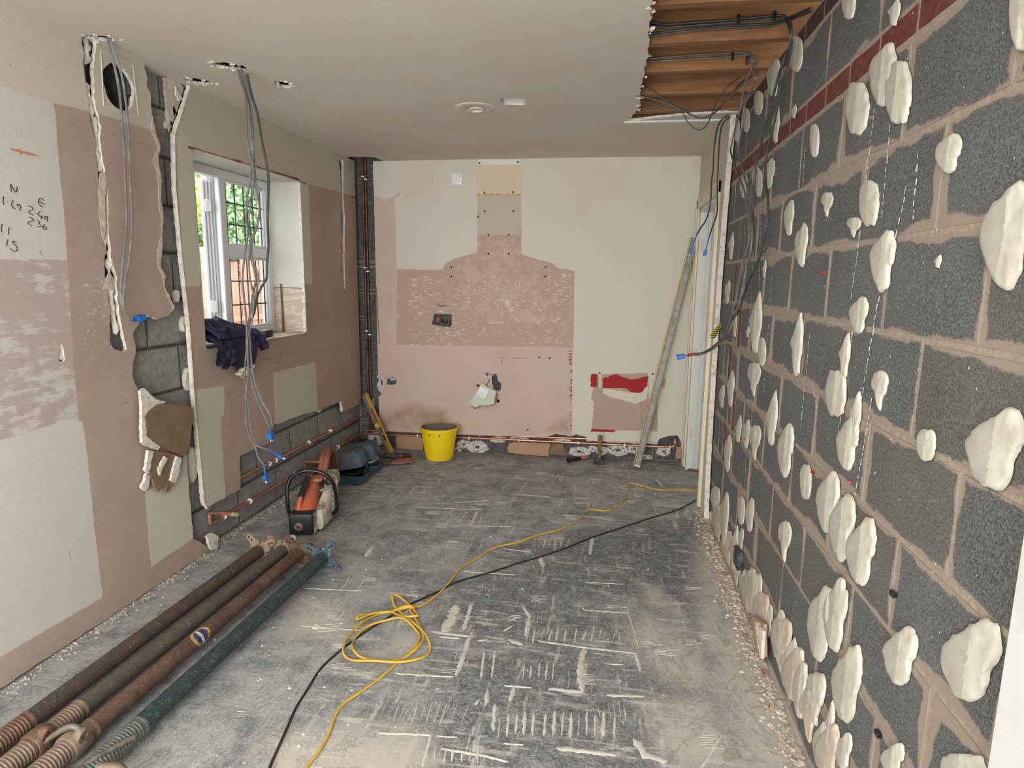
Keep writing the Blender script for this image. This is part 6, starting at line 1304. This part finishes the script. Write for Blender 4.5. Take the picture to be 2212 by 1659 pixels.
# small things on the sill
p = (-2.2, 3.6, WZ0+.005); m = MB(); m.box((-2.17, 3.53, WZ0+.02), (.035, .06, .026), rot=Matrix.Rotation(.1, 3, 'Z'), bev=.004)
tag(m.build('orange_block', plain('orange_plastic2', srgb(214, 90, 50), .5), None, origin=(-2.17, 3.53, WZ0)), 'small orange block on the sill behind the jacket', 'tool')
m = MB(); m.box((-2.19, 3.61, WZ0+.012), (.03, .09, .014), bev=.002)
tag(m.build('pale_strip', MAT['clip'], None, origin=(-2.19, 3.61, WZ0)), 'flat pale strip on the sill between the orange block and the black box', 'offcut')
m = MB(); m.box((-2.15, 3.7, WZ0+.028), (.05, .085, .045), bev=.007, seg=2); tm = m.build('black_box', BLK, None, origin=(-2.15, 3.7, WZ0)); tag(tm, 'small black box with a pale lid edge on the right of the sill', 'box')
m = MB(); m.box((-2.15, 3.69, WZ0+.051), (.03, .05, .004), bev=.001); m.build('pale_lid', MAT['gypsum'], tm)

# ---- rubble along the block wall and chips on the floor
r_ = random.Random(77); m = MB()
for i in range(2600):
    y = r_.uniform(1.25, 4.1)**1.0; wd = .035+.03*mn.noise((y*3, 0, 0)); x = XR-.012-abs(r_.gauss(0, wd)); s_ = r_.uniform(.002, .007)*(1 if r_.random() < .9 else 1.6); crumb(m, (x, y, s_*.35), s_, r_, .7)
rub = m.build('crumbled_plaster_rubble', plain('rubble', srgb(190, 180, 164), .95, 0, srgb(158, 128, 106), 14, .5, .62), None, origin=(XR-.06, 2.6, 0)); tag(rub, 'crumbled plaster and grit heaped along the foot of the block wall', 'rubble', kind='stuff')
m = MB()
for i in range(900):
    y = r_.uniform(1.5, 5.05); x = XLB+.02+abs(r_.gauss(0, .03))+(.03 if y < 2.95 else 0); crumb(m, (x, y, .002), r_.uniform(.0015, .005), r_, .7)
for i in range(1500):
    crumb(m, (r_.uniform(-1.9, .5), r_.uniform(1.35, 5.0), .0005), r_.uniform(.001, .0035), r_, .6)
tag(m.build('floor_grit', plain('pale_grit', srgb(196, 190, 178), .95), None, origin=(-.8, 3, 0)), 'fine pale plaster grit scattered over the whole floor', 'grit', kind='stuff')
def chip(loc, s_, seed, label, grp):
    r = random.Random(seed); m = MB(); n = 7; a0 = r.uniform(0, 6); top = [(s_*r.uniform(.6, 1)*math.cos(a0+2*PI*k/n), s_*r.uniform(.5, .9)*math.sin(a0+2*PI*k/n)) for k in range(n)]
    h_ = s_*r.uniform(.3, .5); V = [(loc[0]+x, loc[1]+y, loc[2]) for x, y in top]+[(loc[0]+x*.8, loc[1]+y*.8, loc[2]+h_*r.uniform(.7, 1)) for x, y in top]
    m.add(V, [tuple(range(n))[::-1], tuple(range(n, 2*n))]+[(k, (k+1) % n, (k+1) % n+n, k+n) for k in range(n)]); o = m.build('plaster_chip', MAT['gypsum'], None, smooth=False, origin=loc); return tag(o, label, 'chip', grp)
gw = 'plaster chips along the foot of the block wall'
for i in range(60):
    y = r_.uniform(1.6, 3.6); chip((XR-.03-abs(r_.gauss(0, .035)), y, .003), r_.uniform(.006, .014), i, 'broken plaster chip in the rubble at the foot of the block wall', gw)
gf = 'white plaster crumbs scattered on the floor'
MAT['gypsum2'] = plain('white_crumb', srgb(220, 216, 206), .9)
for i, (px, py) in enumerate(((351, 1291), (347, 1308), (658, 1179), (719, 1183), (825, 1208), (790, 1230), (719, 1252), (678, 1291), (739, 1302), (566, 1395), (563, 1468), (557, 1471), (626, 1487), (655, 1587), (645, 1612), (701, 1485), (688, 1455), (737, 1347), (752, 1566), (591, 1356), (300, 1415), (1113, 1335), (1128, 1273), (1010, 1108), (901, 1152), (855, 1046), (1400, 1230), (760, 1492), (1237, 1018), (1060, 1160), (464, 1382), (915, 1018), (1275, 1007), (1215, 1007))):
    x, y = Fl(px, py); o = chip((x, y, .0005), r_.uniform(.004, .0085), 100+i, 'white plaster crumb lying loose on the grey floor', gf); o.data.materials[0] = MAT['gypsum2']
x, y = Fl(683, 1355); o = chip((x, y, .0005), .022, 500, 'pale flat plaster flake left of the yellow coil, larger than the crumbs', None); 

# ---- outside: fence, hedge and tree
def tree(name, label, c, rx, ry, rz, n, ls, cols, seed, trunk=True):
    n = int(n*2.6); ls *= .55
    o = thing(name, label, 'tree', (c[0], c[1], 0)); r = random.Random(seed)
    if trunk: m = MB(); m.tube([(c[0], c[1], -.2), (c[0]+.05, c[1], c[2]*.6), (c[0], c[1]+.05, c[2])], lambda t: .12-.07*t, 8, 4); m.build('trunk', MAT['scratch'], o)
    V = []; F = []
    for i in range(n):
        u = Vector((r.gauss(0, 1), r.gauss(0, 1), r.gauss(0, 1))).normalized()*(r.random()**.33); k = .75+.45*mn.noise((u.x*2.5+seed, u.y*2.5, u.z*2.5)); p = Vector((c[0]+u.x*rx*k, c[1]+u.y*ry*k, c[2]+u.z*rz*k))
        d = Vector((r.uniform(-1, 1), r.uniform(-1, 1), r.uniform(-1.3, .2))).normalized(); s2 = d.orthogonal().normalized()*ls*.28; b_ = len(V); V += [p, p+d*ls*.5+s2, p+d*ls, p+d*ls*.5-s2]; F.append((b_, b_+1, b_+2, b_+3))
    t = NT(name+'_leaf'); t.b.inputs['Subsurface Weight'].default_value = 0; nn_ = t.noise(2.2, 5, .7, vec=t.new('ShaderNodeNewGeometry').outputs['Position']); mt = t.done(t.mix(t.step(nn_, .38, .62), *cols), .6)
    f = obj('foliage', V, F, mt, o, smooth=False); return o
tree('conifer', 'bright yellow-green conifer beyond the fence, through the open casement', (-8.3, 9.7, 2.5), 1.75, 1.6, 1.7, 9000, .16, (srgb(150, 176, 60), srgb(206, 222, 120)), 3)
tree('garden_tree', 'feathery green tree seen through the leaded panes', (-6.6, 12.0, 3.6), 3.0, 2.2, 2.6, 12000, .2, (srgb(140, 184, 130), srgb(206, 226, 184)), 8)
tree('laurel', 'dark green shrub low behind the fence post', (-5.9, 8.0, 1.75), .8, .6, .55, 3500, .11, (srgb(60, 104, 40), srgb(120, 158, 60)), 12, False)
tree('silver_birch', 'pale tree furthest back, high behind the other trees', (-9.5, 16.5, 5.0), 4.5, 3, 3.5, 9000, .34, (srgb(150, 180, 110), srgb(214, 226, 170)), 18)
fw = None; t = NT('fence_wood'); n = t.noise(6, 6, .7, stretch=(3, 3, .35)); fw = t.done(t.mix(t.step(n, .35, .7), srgb(150, 104, 84), srgb(180, 134, 110)), .75)
fe = thing('garden_fence', 'red-brown boarded garden fence with pale concrete posts outside the window', 'fence', (-5, 7, -.3))
y = 6.0; i = 0
while y < 9.4:
    w_ = .118; m = MB(); m.box((-5+(.008 if i % 2 else -.008), y+w_/2, .72), (.018, w_-.004, 2.0), bev=.002); m.build('fence_board', fw, fe); y += w_; i += 1
m = MB(); m.box((-5, 7.7, 1.75), (.06, 3.4, .05), bev=.004); m.box((-4.96, 7.7, .9), (.04, 3.4, .08), bev=.004); m.split('rail', fw, fe)
for y in (7.18, 9.02):
    m = MB(); m.box((-4.96, y, .75), (.1, .09, 2.12), bev=.008); m.build('concrete_post', plain('pale_concrete', srgb(212, 202, 184), .9, 0, srgb(186, 176, 158), 20), fe)
m = MB(); m.tube([(-4.955, 7.33, 1.69), (-4.955, 7.9, 1.69)], .035, 14); m.lathe([(.042, 0), (.042, .04)], (-4.955, 7.32, 1.69), (0, 1, 0), 14)
g = m.build('gutter_pipe', MAT['blackplastic'], None, origin=(-4.955, 7.6, 1.655)); tag(g, 'short black pipe fixed along the top of the fence', 'pipe')
m = MB(); m.lathe([(.1, 0), (.13, .12), (.14, .12), (.14, .15), (.12, .15)], (-5.0, 7.5, 1.775), (0, 0, 1), 20); tag(m.build('plant_pot', plain('terracotta', srgb(186, 112, 74), .8), None, origin=(-5.0, 7.5, 1.775)), 'terracotta pot standing on top of the fence', 'plant pot')
m = MB(); m.add([(-40, -10, -.3), (-2.6, -10, -.3), (-2.6, 40, -.3), (-40, 40, -.3)], [(0, 1, 2, 3)]); struct(m.build('ground', plain('garden_paving', srgb(150, 146, 138), .9, 0, srgb(120, 118, 108), 4)))

for o in bpy.data.objects:
    if 'wl' in o: del o['wl']
